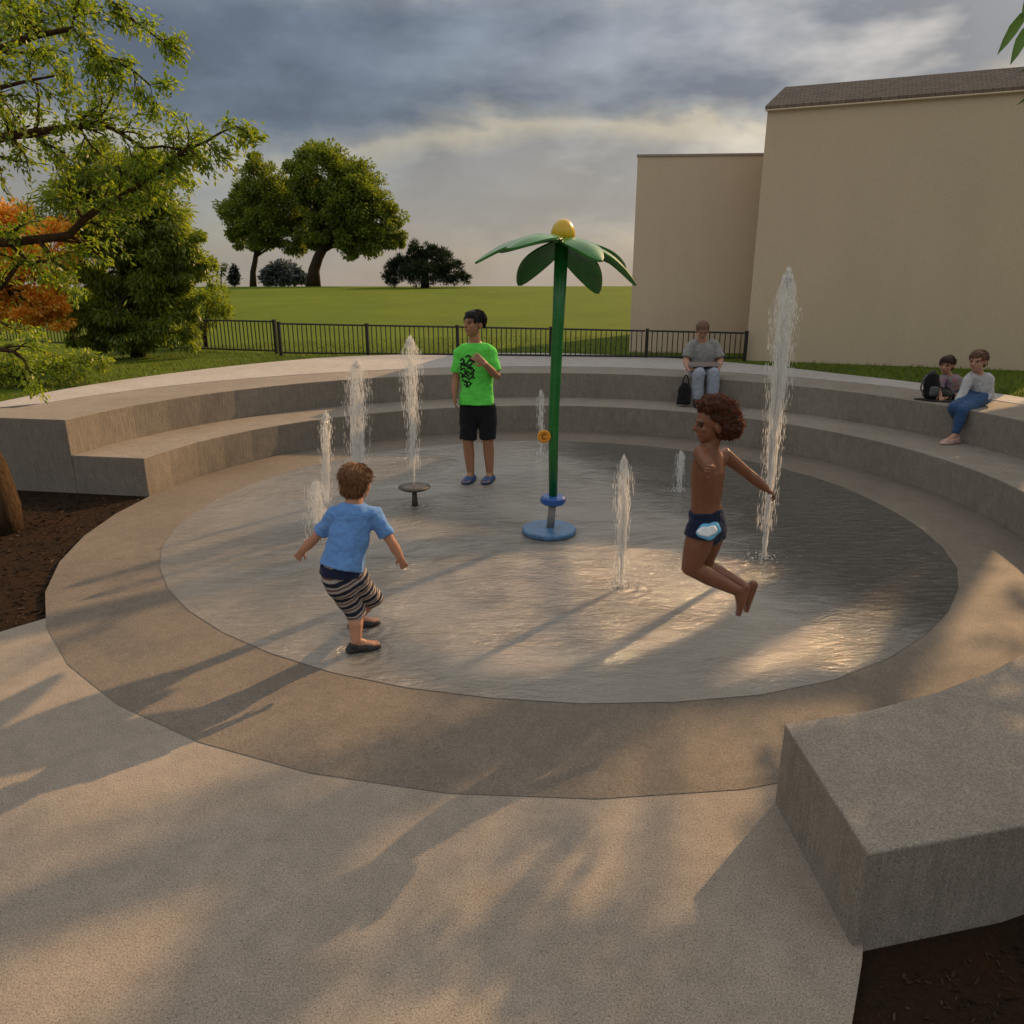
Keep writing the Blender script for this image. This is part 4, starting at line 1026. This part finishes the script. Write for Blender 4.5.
def person_child():
    q = atz(946, 400, Z2); Y = q.y+.12; J = lambda x, y, d=0.0: aty(x, y, Y+d)
    root = empty('person', V((q.x, Y, Z2)), 'dark-haired child in mottled purple shirt sitting beside the woman with a dark bag', 'person')
    hc = J(947, 365, 0); f = V((-.75, -.65, -.12)); h = .205
    nk = J(948, 375.5, .02); ch = J(950, 385, .03); pe = V((J(952, 398).x, Y+.03, Z2+.085)); sd = V((.8, -.6, 0))
    sL, eL, wL = J(941, 379, -.02), J(939, 389, -.08), J(940, 396, -.16); sR, eR, wR = J(958, 380, .03), J(961, 390, -.02), J(951, 396, -.14)
    kA, aA = V((pe.x-.24, pe.y-.10, Z2+.075)), V((pe.x-.03, pe.y-.22, Z2+.05)); kB, aB = V((pe.x+.16, pe.y-.13, Z2+.075)), V((pe.x-.09, pe.y-.17, Z2+.05))
    bm = bmesh.new(); head(bm, hc, f, h); tube(bm, [hc-V((0, 0, .06)), nk], [.042, .046]); tube(bm, [nk, J(949, 379, .02), ch, pe], [(.046, .042), (.092, .054), (.10, .07), (.11, .09)], side=sd, n=14)
    for s_, e_, w_, d, th in ((sL, eL, wL, V((-.2, -.9, -.2)), -1), (sR, eR, wR, V((-.9, -.3, -.1)), 1)):
        tube(bm, [s_, e_, w_], [.034, .030, .024]); hand(bm, w_, d, V((0, 0, -1)), .125, .4, th)
    for k, a in ((kA, aA), (kB, aB)): tube(bm, [pe, k], [.075, .052]); tube(bm, [k, a], [.05, .034]); foot(bm, a, (a-k)*V((1, 1, 0)), .15, drop=.15)
    organic('body', bm, .006, 4, M['skin_t'], root); eyes(root, hc, f, h, brow='hair_dark')
    hair_cap(hc, f, h, V((0, 0, 1)), M['hair_dark'], root, low=-.30, n=700, length=.2, seed=14)
    bm = bmesh.new(); tube(bm, [nk-V((0, 0, .01)), J(949, 379, .02), ch, pe-V((0, 0, .04))], [(.068, .062), (.118, .08), (.13, .10), (.145, .12)], side=sd, cap='flat', n=18)
    for s_, e_ in ((sL, eL), (sR, eR)): tube(bm, [ch.lerp(s_, .7)+V((0, 0, .03)), s_, s_.lerp(e_, .95)], [.055, .056, .054], cap=('round', 'flat'), n=12)
    organic('shirt', bm, .008, 4, M['floral'], root, .012, 8)
    bm = bmesh.new(); tube(bm, [pe+V((0, 0, .02)), pe+V((0, -.03, -.02))], [(.13, .11), (.13, .09)], side=sd)
    for k, a in ((kA, aA), (kB, aB)): tube(bm, [pe, k], [.084, .066]); tube(bm, [k, k.lerp(a, .8)], [.062, .047], cap=('round', 'flat'))
    organic('trousers', bm, .008, 4, M['shoe_dark'], root, .008, 9)
    # bag and mat on the seat
    mc = atz(937, 401, Z2); bm = bmesh.new(); pts = [mc+V((x, y, .003)) for x, y in ((-.22, .10), (-.12, -.06), (.20, -.17), (.26, 0.02), (.05, .22))]
    lo = [bm.verts.new(p) for p in pts]; hi = [bm.verts.new(p+V((0, 0, .012))) for p in pts]; bm.faces.new(hi); bm.faces.new(lo[::-1])
    for i in range(5): bm.faces.new((lo[i], lo[(i+1) % 5], hi[(i+1) % 5], hi[i]))
    tag(link('ground_mat', frm(bm, 'mat'), M['mat']), 'thin dark mat lying on the seat under the child\'s bag', 'mat')
    bc = atz(930.5, 400.5, Z2)+V((0, 0.03, .016)); b = empty('backpack', bc, 'black and grey backpack standing on the seat left of the child', 'backpack')
    bm = bmesh.new(); tube(bm, [bc+V((0, 0, .05)), bc+V((0, 0, .18)), bc+V((0, .01, .25))], [(.085, .06), (.09, .062), (.075, .05)], side=V((1, -.2, 0)), n=18); organic('pack_body', bm, .009, 3, M['bag'], b, .010, 10)
    bm = bmesh.new(); tube(bm, [bc+V((.005, -.062, .06)), bc+V((.005, -.062, .13))], [(.055, .025), (.055, .025)], side=V((1, 0, 0)), n=14); organic('front_pocket', bm, .008, 3, M['bag_grey'], b, .006, 10)
    bm = bmesh.new(); tube(bm, [bc+V((-.04+.08*i/8, .01, .285+.045*math.sin(PI*i/8))) for i in range(9)], .008, n=8); link('handle', frm(bm, 'handle'), M['bag_grey'], b, True)
    bm = bmesh.new(); tube(bm, [bc+V((-.08, -.01, .27)), bc+V((-.125, -.02, .22)), bc+V((-.13, -.02, .12)), bc+V((-.08, -.01, .05))], .010, n=8); link('strap', frm(bm, 'strap'), M['bag_grey'], b, True)
person_child()

# ------------------------------------------------------------------ trees
def leaves(name, P, D, size, m, parent, asp=0.45, droop=0.3, jit=0.7, seed=1):
    """one small folded leaf per point P, pointing roughly along D"""
    g = np.random.default_rng(seed); n = len(P); P = np.asarray(P, float); D = np.asarray(D, float)
    D = D+g.normal(0, jit, (n, 3)); D[:, 2] -= droop; D /= np.linalg.norm(D, axis=1)[:, None]
    up = g.normal(0, .6, (n, 3)); up[:, 2] += .8; s = np.cross(D, up); s /= (np.linalg.norm(s, axis=1)[:, None]+1e-9); u = np.cross(s, D)
    L = (size*g.uniform(.6, 1.35, n))[:, None]
    v = np.empty((n, 4, 3)); v[:, 0] = P; v[:, 1] = P+D*L*.5+s*L*asp*.5+u*L*.08; v[:, 2] = P+D*L-u*L*.08; v[:, 3] = P+D*L*.5-s*L*asp*.5+u*L*.08
    me = bpy.data.meshes.new(name); me.vertices.add(n*4); me.vertices.foreach_set('co', v.ravel().astype(np.float32))
    me.loops.add(n*4); me.loops.foreach_set('vertex_index', np.arange(n*4, dtype=np.int32))
    me.polygons.add(n); me.polygons.foreach_set('loop_start', np.arange(0, n*4, 4, dtype=np.int32)); me.update(calc_edges=True); me.validate()
    return link(name, me, m, parent)
def grow(bm, p, d, length, r, level, maxl, rnd, tips, spread=.6, droop=.02, seg=5, kids=(3, 5), up=.0, shrink=.62):
    pts = [V(p)]; v = V(d).normalized(); dirs = [v]
    for i in range(seg):
        v = (v+V((rnd.gauss(0, .16), rnd.gauss(0, .16), rnd.gauss(0, .12)-droop*level+up))).normalized()
        pts.append(pts[-1]+v*length/seg); dirs.append(v)
    rad = [max(.003, r*(1-.6*i/seg)) for i in range(seg+1)]
    tube(bm, pts, rad, n=7 if level < 2 else 4, cap='flat')
    if level >= maxl:
        for a, b in zip(pts, dirs): tips.append((a, b))
        return
    if level >= maxl-1:
        for a, b in zip(pts[2:], dirs[2:]): tips.append((a, b))
    for k in range(rnd.randint(*kids)):
        i = rnd.randint(max(1, seg//3), seg); q = pts[i]; b = dirs[i]
        o = b.orthogonal().normalized(); o.rotate(Matrix.Rotation(rnd.random()*2*PI, 3, b))
        grow(bm, q, b+o*rnd.uniform(.6, 1.3)*spread*1.3, length*shrink*rnd.uniform(.7, 1.15), rad[i]*.6, level+1, maxl, rnd, tips, spread, droop, seg, kids, up, shrink)

def front_tree():
    rnd = random.Random(21); base = atz(-6, 528); base.z = -.03
    root = empty('leafy_tree', base, 'leaning rough-barked tree at left with light green leafy branches over the seating', 'tree')
    bm = bmesh.new(); Y = base.y
    J = lambda x, y, d=0.0: aty(x, y, Y+d)
    tp = [base+V((.02, 0, -.05)), J(0, 505), J(-10, 470), J(-28, 430, .05), J(-60, 360, .1), J(-85, 280, .15), J(-95, 190, .2), J(-90, 80, .25), J(-95, -60, .3), J(-100, -220, .3)]
    tube(bm, tp, [.20, .155, .135, .12, .12, .115, .105, .09, .07, .04], n=14, cap='flat')
    limbs = [
        [(-95, 190, .2), (-40, 148, .0), (10, 136, -.1), (60, 130, -.15), (100, 124, -.1), (140, 146, .0), (185, 150, .1)],
        [(-85, 280, .15), (-40, 245, .2), (10, 241, .2), (70, 236, .2), (100, 205, .1), (140, 184, .1), (176, 158, .1), (205, 140, .1), (236, 126, .1)],
        [(-75, 320, .1), (-30, 300, .2), (0, 285, .3), (20, 262, .3), (52, 262, .2), (75, 278, .2)],
        [(-90, 100, .25), (-40, 60, .1), (20, 40, -.1), (70, 30, -.2), (110, 60, -.2), (150, 85, -.1)],
        [(-95, -20, .3), (-30, -20, .2), (40, -10, .2), (110, 0, .2), (160, 40, .3)],
        [(-90, 60, .25), (-60, 20, .8), (0, 0, 1.2), (60, 20, 1.5)],
        [(-60, 350, .1), (-20, 345, -.1), (15, 352, -.2), (30, 372, -.2)],
        [(-90, 150, .2), (-50, 110, -.5), (0, 90, -.8), (60, 75, -.9)],
        [(-90, 150, .2), (-120, 60, 1.0), (-110, -60, 1.8), (-60, -150, 2.4)],
        [(-95, -20, .3), (-40, -80, .8), (40, -100, 1.0), (120, -70, 1.0)],
    ]
    tips = []
    for li, lm in enumerate(limbs):
        pts = [J(*q) for q in lm]; k = len(pts)
        # resample
        fine = []
        for a, b in zip(pts, pts[1:]):
            for t in (0, .5): fine.append(a.lerp(b, t)+V((rnd.gauss(0, .012), rnd.gauss(0, .012), rnd.gauss(0, .012))))
        fine.append(pts[-1]); r0 = .046 if li in (0, 1) else .036
        rad = [max(.006, r0*(1-.88*i/(len(fine)-1))) for i in range(len(fine))]
        tube(bm, fine, rad, n=8, cap='flat')
        for i in range(2, len(fine)):
            b = (fine[i]-fine[i-1]).normalized()
            for _ in range((3 if i < len(fine)*.75 else 2) if li not in (2, 6) else 1):
                o = b.orthogonal().normalized(); o.rotate(Matrix.Rotation(rnd.random()*2*PI, 3, b)); o.y *= .7
                grow(bm, fine[i], b*.7+o, rnd.uniform(.26, .46)*(1-.62*i/len(fine)), rad[i]*.5, 1, 2, rnd, tips, .7, .05, 4, (2, 4))
        tips.append((fine[-1], b)); 
    link('trunk', frm(bm, 'trunk'), M['bark'], root, True)
    P, D = [], []
    for p, d in tips:
        for _ in range(rnd.randint(4, 7)):
            P.append(p+V((rnd.gauss(0, .028), rnd.gauss(0, .028), rnd.gauss(0, .028)))); D.append(d*.7+V((rnd.gauss(0, .3), rnd.gauss(0, .3), 0)))
    leaves('crown', P, D, .047, M['leaf_front'], root, .42, .35, .5, 2)
front_tree()

def blob_tree(name, label, base, trunk_pts, trunk_r, blobs, nleaf, lsize, leafm_, group='trees beyond the fence', asp=.5, droop=.2, hollow=.55, seed=1, barkk='bark_dark', limbs=10, spike=0.0, jit=.7):
    rnd = random.Random(seed); root = empty(name, base, label, 'tree', group); bm = bmesh.new()
    tube(bm, trunk_pts, trunk_r, n=10, cap='flat')
    top = trunk_pts[-1]
    for k in range(limbs):
        c, r = blobs[k % len(blobs)]
        st = trunk_pts[-1].lerp(trunk_pts[-2], rnd.random()*.7); e = c+V((rnd.gauss(0, .45)*r[0], rnd.gauss(0, .45)*r[1], rnd.gauss(0, .4)*r[2]))
        m1 = st.lerp(e, .35)+V((0, 0, .08*(e-st).length)); m2 = st.lerp(e, .7)+V((rnd.gauss(0, .1), rnd.gauss(0, .1), 0))*r[0]
        tube(bm, [st, m1, m2, e], [trunk_r[-1]*.55, trunk_r[-1]*.38, trunk_r[-1]*.22, trunk_r[-1]*.08], n=6, cap='flat')
    link('trunk', frm(bm, 'trunk'), M[barkk], root, True)
    g = np.random.default_rng(seed); vol = np.array([r[0]*r[1]*r[2] for c, r in blobs])**(2/3); vol /= vol.sum(); PP, DD = [], []
    for (c, r), w in zip(blobs, vol):
        # sub-clumps over each lobe, then leaves in every sub-clump
        nc = max(10, int(120*w*len(blobs)**.5)); dirs = g.normal(0, 1, (nc, 3)); dirs /= np.linalg.norm(dirs, axis=1)[:, None]
        rr = hollow+(1-hollow)*g.random(nc); cen = np.array(c)+dirs*rr[:, None]*np.array(r)*.86
        per = int(nleaf*w/nc)
        for q, dd in zip(cen, dirs):
            sz = np.array(r).mean()*g.uniform(.18, .33); x = g.normal(0, 1, (per, 3)); x /= (np.linalg.norm(x, axis=1)[:, None]); x *= (g.random(per)**.5)[:, None]*sz
            PP.append(q+x*np.array([1, 1, .75])); o = x/sz+dd*.6; o[:, 2] += spike; DD.append(o)
    leaves('crown', np.concatenate(PP), np.concatenate(DD), lsize, leafm_, root, asp, droop, jit, seed)
    return root
def far_trees():
    def mk(Y): 
        def J(x, y, d=0.0): return aty(x, y, Y+d)
        return J
    def bl(J, Y, lst):
        k = (Y*.955+.2)/F; return [(J(x, y, d*k), (rx*k, (rx+ry)/2*k, ry*k)) for x, y, rx, ry, d in lst]
    Y = 55.0; J = mk(Y)
    z = lambda p: V((p.x, p.y, lawn_z(p.x, p.y)-.1))
    b = z(J(313, 284))
    blob_tree('round_tree', 'big rounded green tree with thick trunk on the crest of the field', b, [b, J(314, 270), J(318, 258), J(325, 244)], [.55, .38, .34, .32],
        bl(J, Y, [(325, 175, 36, 32, 0), (352, 195, 36, 34, -8), (375, 222, 30, 32, 0), (335, 215, 36, 28, 12), (305, 178, 22, 26, 8), (358, 236, 30, 22, -6), (390, 235, 15, 20, 0), (320, 235, 24, 16, 4)]), 80000, .22, M['leaf_far'], seed=3, limbs=16)
    Y = 57; J = mk(Y); b = z(J(253, 285))
    blob_tree('slender_tree', 'smaller slender-trunked green tree left of the big round tree', b, [b, J(253, 272), J(255, 262), J(257, 248)], [.26, .2, .18, .15],
        bl(J, Y, [(262, 185, 25, 28, 0), (245, 212, 26, 28, 0), (282, 208, 30, 32, 6), (264, 228, 30, 26, -6), (240, 238, 17, 14, 0), (292, 234, 20, 22, 0), (256, 166, 11, 14, 0)]), 46000, .20, M['leaf_far'], seed=5, limbs=14)
    Y = 50; J = mk(Y); b = z(J(425, 287))
    blob_tree('dark_conifer', 'low dark spreading conifer right of the big round tree', b, [b, J(425, 275), J(424, 262), J(422, 250)], [.3, .22, .2, .12],
        bl(J, Y, [(418, 252, 11, 14, 0), (436, 262, 18, 16, 4), (402, 268, 18, 14, 0), (452, 272, 16, 12, 0), (425, 272, 30, 12, -8), (392, 278, 12, 7, 0), (462, 279, 9, 6, 0)]), 22000, .22, M['leaf_pine'], seed=7, asp=.22, droop=-.3, spike=.35, jit=.45)
    Y = 75; J = mk(Y); b = J(283, 292)
    blob_tree('distant_tree', 'rounded tree, leaves tinted grey-blue for haze, half hidden behind the big tree trunk', b, [b, J(283, 284), J(283, 278)], [.2, .18, .15], bl(J, Y, [(283, 273, 20, 12, 0), (270, 277, 11, 9, 0), (297, 277, 11, 8, 0)]), 4200, .36, M['leaf_hazed'], seed=9)
    Y = 52; J = mk(Y); b = z(J(234, 284))
    blob_tree('young_conifer', 'tiny pointed conifer on the crest beside the slender tree', b, [b, J(234, 278), J(235, 270)], [.06, .05, .03], bl(J, Y, [(234, 279, 6, 5, 0), (234, 273, 4, 5, 0), (235, 268, 2, 4, 0)]), 900, .22, M['leaf_pine'], seed=10, asp=.3)
    b = z(J(221, 285))
    blob_tree('young_tree', 'tiny thin sapling at the edge of the willow on the crest', b, [b, J(221, 278), J(222, 268)], [.05, .04, .03], bl(J, Y, [(220, 272, 4, 4, 0), (224, 267, 3, 4, 0)]), 260, .22, M['leaf_far'], seed=11, asp=.3)
    # willow-like bush and autumn tree on the near lawn
    Y = 14.4; J = mk(Y); b = J(137, 352); b.z = lawn_z(b.x, b.y)-.05
    blob_tree('drooping_tree', 'dense olive drooping tree in front of the left fence', b, [b, J(139, 335), J(134, 310), J(130, 270)], [.14, .11, .10, .08],
        bl(J, Y, [(120, 200, 46, 50, 0), (150, 225, 44, 46, -6), (160, 265, 44, 42, 0), (110, 260, 50, 46, 10), (165, 300, 34, 30, 0), (75, 215, 40, 46, 12), (120, 310, 50, 26, -10), (90, 170, 30, 34, 0), (190, 300, 22, 20, 4), (80, 290, 40, 36, 14), (150, 180, 36, 34, 0), (180, 245, 30, 40, 0), (170, 328, 38, 20, -8), (132, 330, 40, 20, -16), (92, 328, 36, 22, -8), (200, 270, 18, 30, 0)]), 95000, .095, M['leaf_willow'], group='trees on the near lawn', asp=.28, droop=.9, seed=13, jit=.45, limbs=24)
    Y = 13.2; J = mk(Y); b = J(-15, 372); b.z = lawn_z(b.x, b.y)-.05
    blob_tree('autumn_tree', 'orange-leaved autumn tree showing through branches at the left edge', b, [b, J(-12, 345), J(-5, 310), J(5, 280)], [.10, .08, .07, .05],
        bl(J, Y, [(22, 290, 40, 42, 0), (45, 240, 28, 40, 0), (5, 235, 36, 44, 0), (50, 310, 22, 26, 0), (-20, 280, 40, 60, 0)]), 26000, .060, M['leaf_orange'], group='trees on the near lawn', asp=.6, seed=15, limbs=14)
    Y = 16.5; J = mk(Y); b = J(206, 349); b.z = lawn_z(b.x, b.y)-.05
    blob_tree('wispy_bush', 'wispy olive bush right of the drooping tree beside the fence', b, [b, J(205, 338), J(204, 325)], [.05, .04, .03], bl(J, Y, [(200, 310, 22, 22, 0), (218, 300, 14, 18, 0), (190, 330, 18, 14, 0), (228, 312, 8, 8, 0), (214, 280, 6, 12, 0)]), 2600, .11, M['leaf_willow'], group='trees on the near lawn', asp=.25, droop=.3, seed=16, limbs=10)
    Y = 10.2; J = mk(Y); b = J(18, 398); b.z = lawn_z(b.x, b.y)-.05
    blob_tree('low_shrub', 'low leafy green shrub on the lawn at the left edge behind the seating', b, [b, J(20, 388), J(24, 372)], [.05, .04, .03], bl(J, Y, [(15, 374, 34, 14, 0), (55, 372, 34, 12, 4), (88, 362, 26, 12, 8), (-10, 366, 30, 20, 0), (45, 362, 24, 12, 8)]), 3600, .07, M['leaf_willow'], group='trees on the near lawn', asp=.4, droop=.3, seed=17, limbs=12)
far_trees()

# tree standing out of frame on the right: its twig reaches the top right corner, its limbs shade the paving
def side_tree():
    rnd = random.Random(31); base = V((8.5, 7.0, .62)); root = empty('overhanging_tree', base, 'broad green leaf tips of an overhanging branch in the top right corner', 'tree')
    bm = bmesh.new(); tips = []
    tp = [base, V((8.4, 6.9, 1.6)), V((8.5, 7.0, 2.6)), V((8.35, 6.95, 3.8)), V((8.4, 7.1, 5.2))]
    tube(bm, tp, [.16, .125, .11, .095, .06], n=12, cap='flat')
    for a, d, l in ((2, V((.6, 1, .5)), 1.4), (3, V((.9, .4, .7)), 1.6), (3, V((.2, -1, .6)), 1.7), (4, V((.1, .2, 1)), 1.5), (2, V((.6, -.8, .6)), 1.5)):
        grow(bm, tp[a], d, l, .05, 0, 2, rnd, tips, .6, .02, 5, (3, 4))
    for q0, q1 in (((6.7, 8.0, 4.1), (4.85, 6.75, 3.75)), ((6.9, 7.4, 3.9), (6.1, 6.7, 3.9)), ((6.5, 7.6, 4.0), (5.0, 6.3, 3.75))):  # unseen leafy limbs added to carry the near block's shade further over the plaza
        q0, q1 = V(q0), V(q1); tube(bm, [tp[3], q0, q0.lerp(q1, .5)+V((0, 0, .08)), q1], [.06, .045, .03, .012], n=8, cap='flat')
        for k in range(10): grow(bm, q0.lerp(q1, .1+.09*k), V((rnd.gauss(0, 1), rnd.gauss(0, 1), rnd.gauss(.1, .5))), .42, .012, 1, 2, rnd, tips, .6, .02, 4, (2, 3))
    e = aty(1030, 24, 5.2); lim = [tp[3], V((6.9, 6.6, 4.45)), V((5.7, 6.0, 4.5)), V((4.7, 5.4, 4.2)), e+V((.12, 0, .12)), e]
    tube(bm, lim, [.05, .042, .034, .024, .012, .006], n=8, cap='flat')
    link('trunk', frm(bm, 'trunk'), M['bark'], root, True)
    P, D = [], []
    for p, d in tips:
        for _ in range(6): P.append(p+V((rnd.gauss(0, .07), rnd.gauss(0, .04), rnd.gauss(0, .04)))); D.append(d)
    leaves('crown', P, D, .13, M['broad'], root, .5, .3, .5, 6)
    vs, fs = [], []
    for (a, b, w) in (((1030, 8), (998, 54), .032), ((1030, 24), (1011, 64), .034), ((1040, 12), (1030, 66), .035), ((1034, -8), (1022, 18), .03)):
        p, q = aty(a[0], a[1], 5.2), aty(b[0], b[1], 5.12); d = (q-p); s = d.normalized().cross(V((.2, 1, .3))).normalized(); k = len(vs)
        for t, ww in ((0, .15), (.25, .8), (.55, 1), (.8, .65), (1, .03)):
            c = p+d*t+V((0, 0, .02*math.sin(PI*t))); vs.extend((c-s*w*ww, c+V((0, .008, -.004)), c+s*w*ww))
        for i in range(4):
            for j in range(2): fs.append((k+i*3+j, k+i*3+j+1, k+i*3+j+4, k+i*3+j+3))
    link('leaf', mesh('leaf', vs, fs), M['broad'], root, True)
side_tree()
# tall sparse tree beyond the right end of the building; only its long limb shadows reach the picture
def shade_tree(base, seed, h, label, nl, extra=()):
    rnd = random.Random(seed); root = empty('sparse_tree', base, label, 'tree', 'tall trees beyond the building casting limb shadows'); bm = bmesh.new(); tips = []
    tp = [base, base+V((.1, 0, h*.3)), base+V((-.1, .1, h*.55)), base+V((.15, 0, h*.8))]
    tube(bm, tp, [.34, .27, .22, .14], n=12, cap='flat')
    for k in range(9 if not extra else 4):
        i = rnd.choice((1, 2, 2, 3, 3)); a = rnd.random()*2*PI
        grow(bm, tp[i], V((math.cos(a), math.sin(a), rnd.uniform(.35, 1.2))), h*rnd.uniform(.28, .42), .12, 0, 2, rnd, tips, .6, .0, 6, (3, 5), .03)
    for q in extra:
        tube(bm, q, [.20, .19, .175, .14][:len(q)], n=8, cap='flat')
        for a, b_ in zip(q[1:], q[2:]):
            grow(bm, a.lerp(b_, .6), (b_-a).normalized()+V((rnd.gauss(0, .5), rnd.gauss(0, .5), rnd.gauss(0, .5))), 1.0, .045, 1, 2, rnd, [], .6, .0, 4, (1, 2), .0)
    link('trunk', frm(bm, 'trunk'), M['bark_dark'], root, True)
    P, D = [], []
    for p, d in tips:
        for _ in range(nl): P.append(p+V((rnd.gauss(0, .22), rnd.gauss(0, .22), rnd.gauss(0, .2)))); D.append(d)
    leaves('crown', P, D, .24, M['leaf_far'], root, .5, .3, .5, seed)
shade_tree(V((13.2, 16.2, .6)), 41, 10.5, 'tall sparse tree beyond the right end of the building', 1, [
    [V((13.2, 16.2, 6.4)), V((11.6, 15.3, 7.6)), V((9.8, 14.27, 8.44)), V((8.9, 13.86, 8.44))],
    [V((11.6, 15.3, 7.6)), V((9.8, 14.27, 8.44)), V((9.77, 13.45, 8.44)), V((9.6, 12.7, 8.6))],
    [V((13.1, 16.3, 6.9)), V((10.2, 16.6, 7.5)), V((8.05, 15.96, 7.5)), V((6.3, 14.67, 7.5))]])
shade_tree(V((16.5, 12.6, .5)), 43, 9.5, 'tall sparse tree right of the lawn outside the picture', 1)

# ------------------------------------------------------------------ render settings
S.view_settings.view_transform = 'Standard'; S.view_settings.look = 'None'; S.view_settings.gamma = 1.0; S.view_settings.exposure = 0.16
S.cycles.max_bounces = 6; S.cycles.transparent_max_bounces = 24
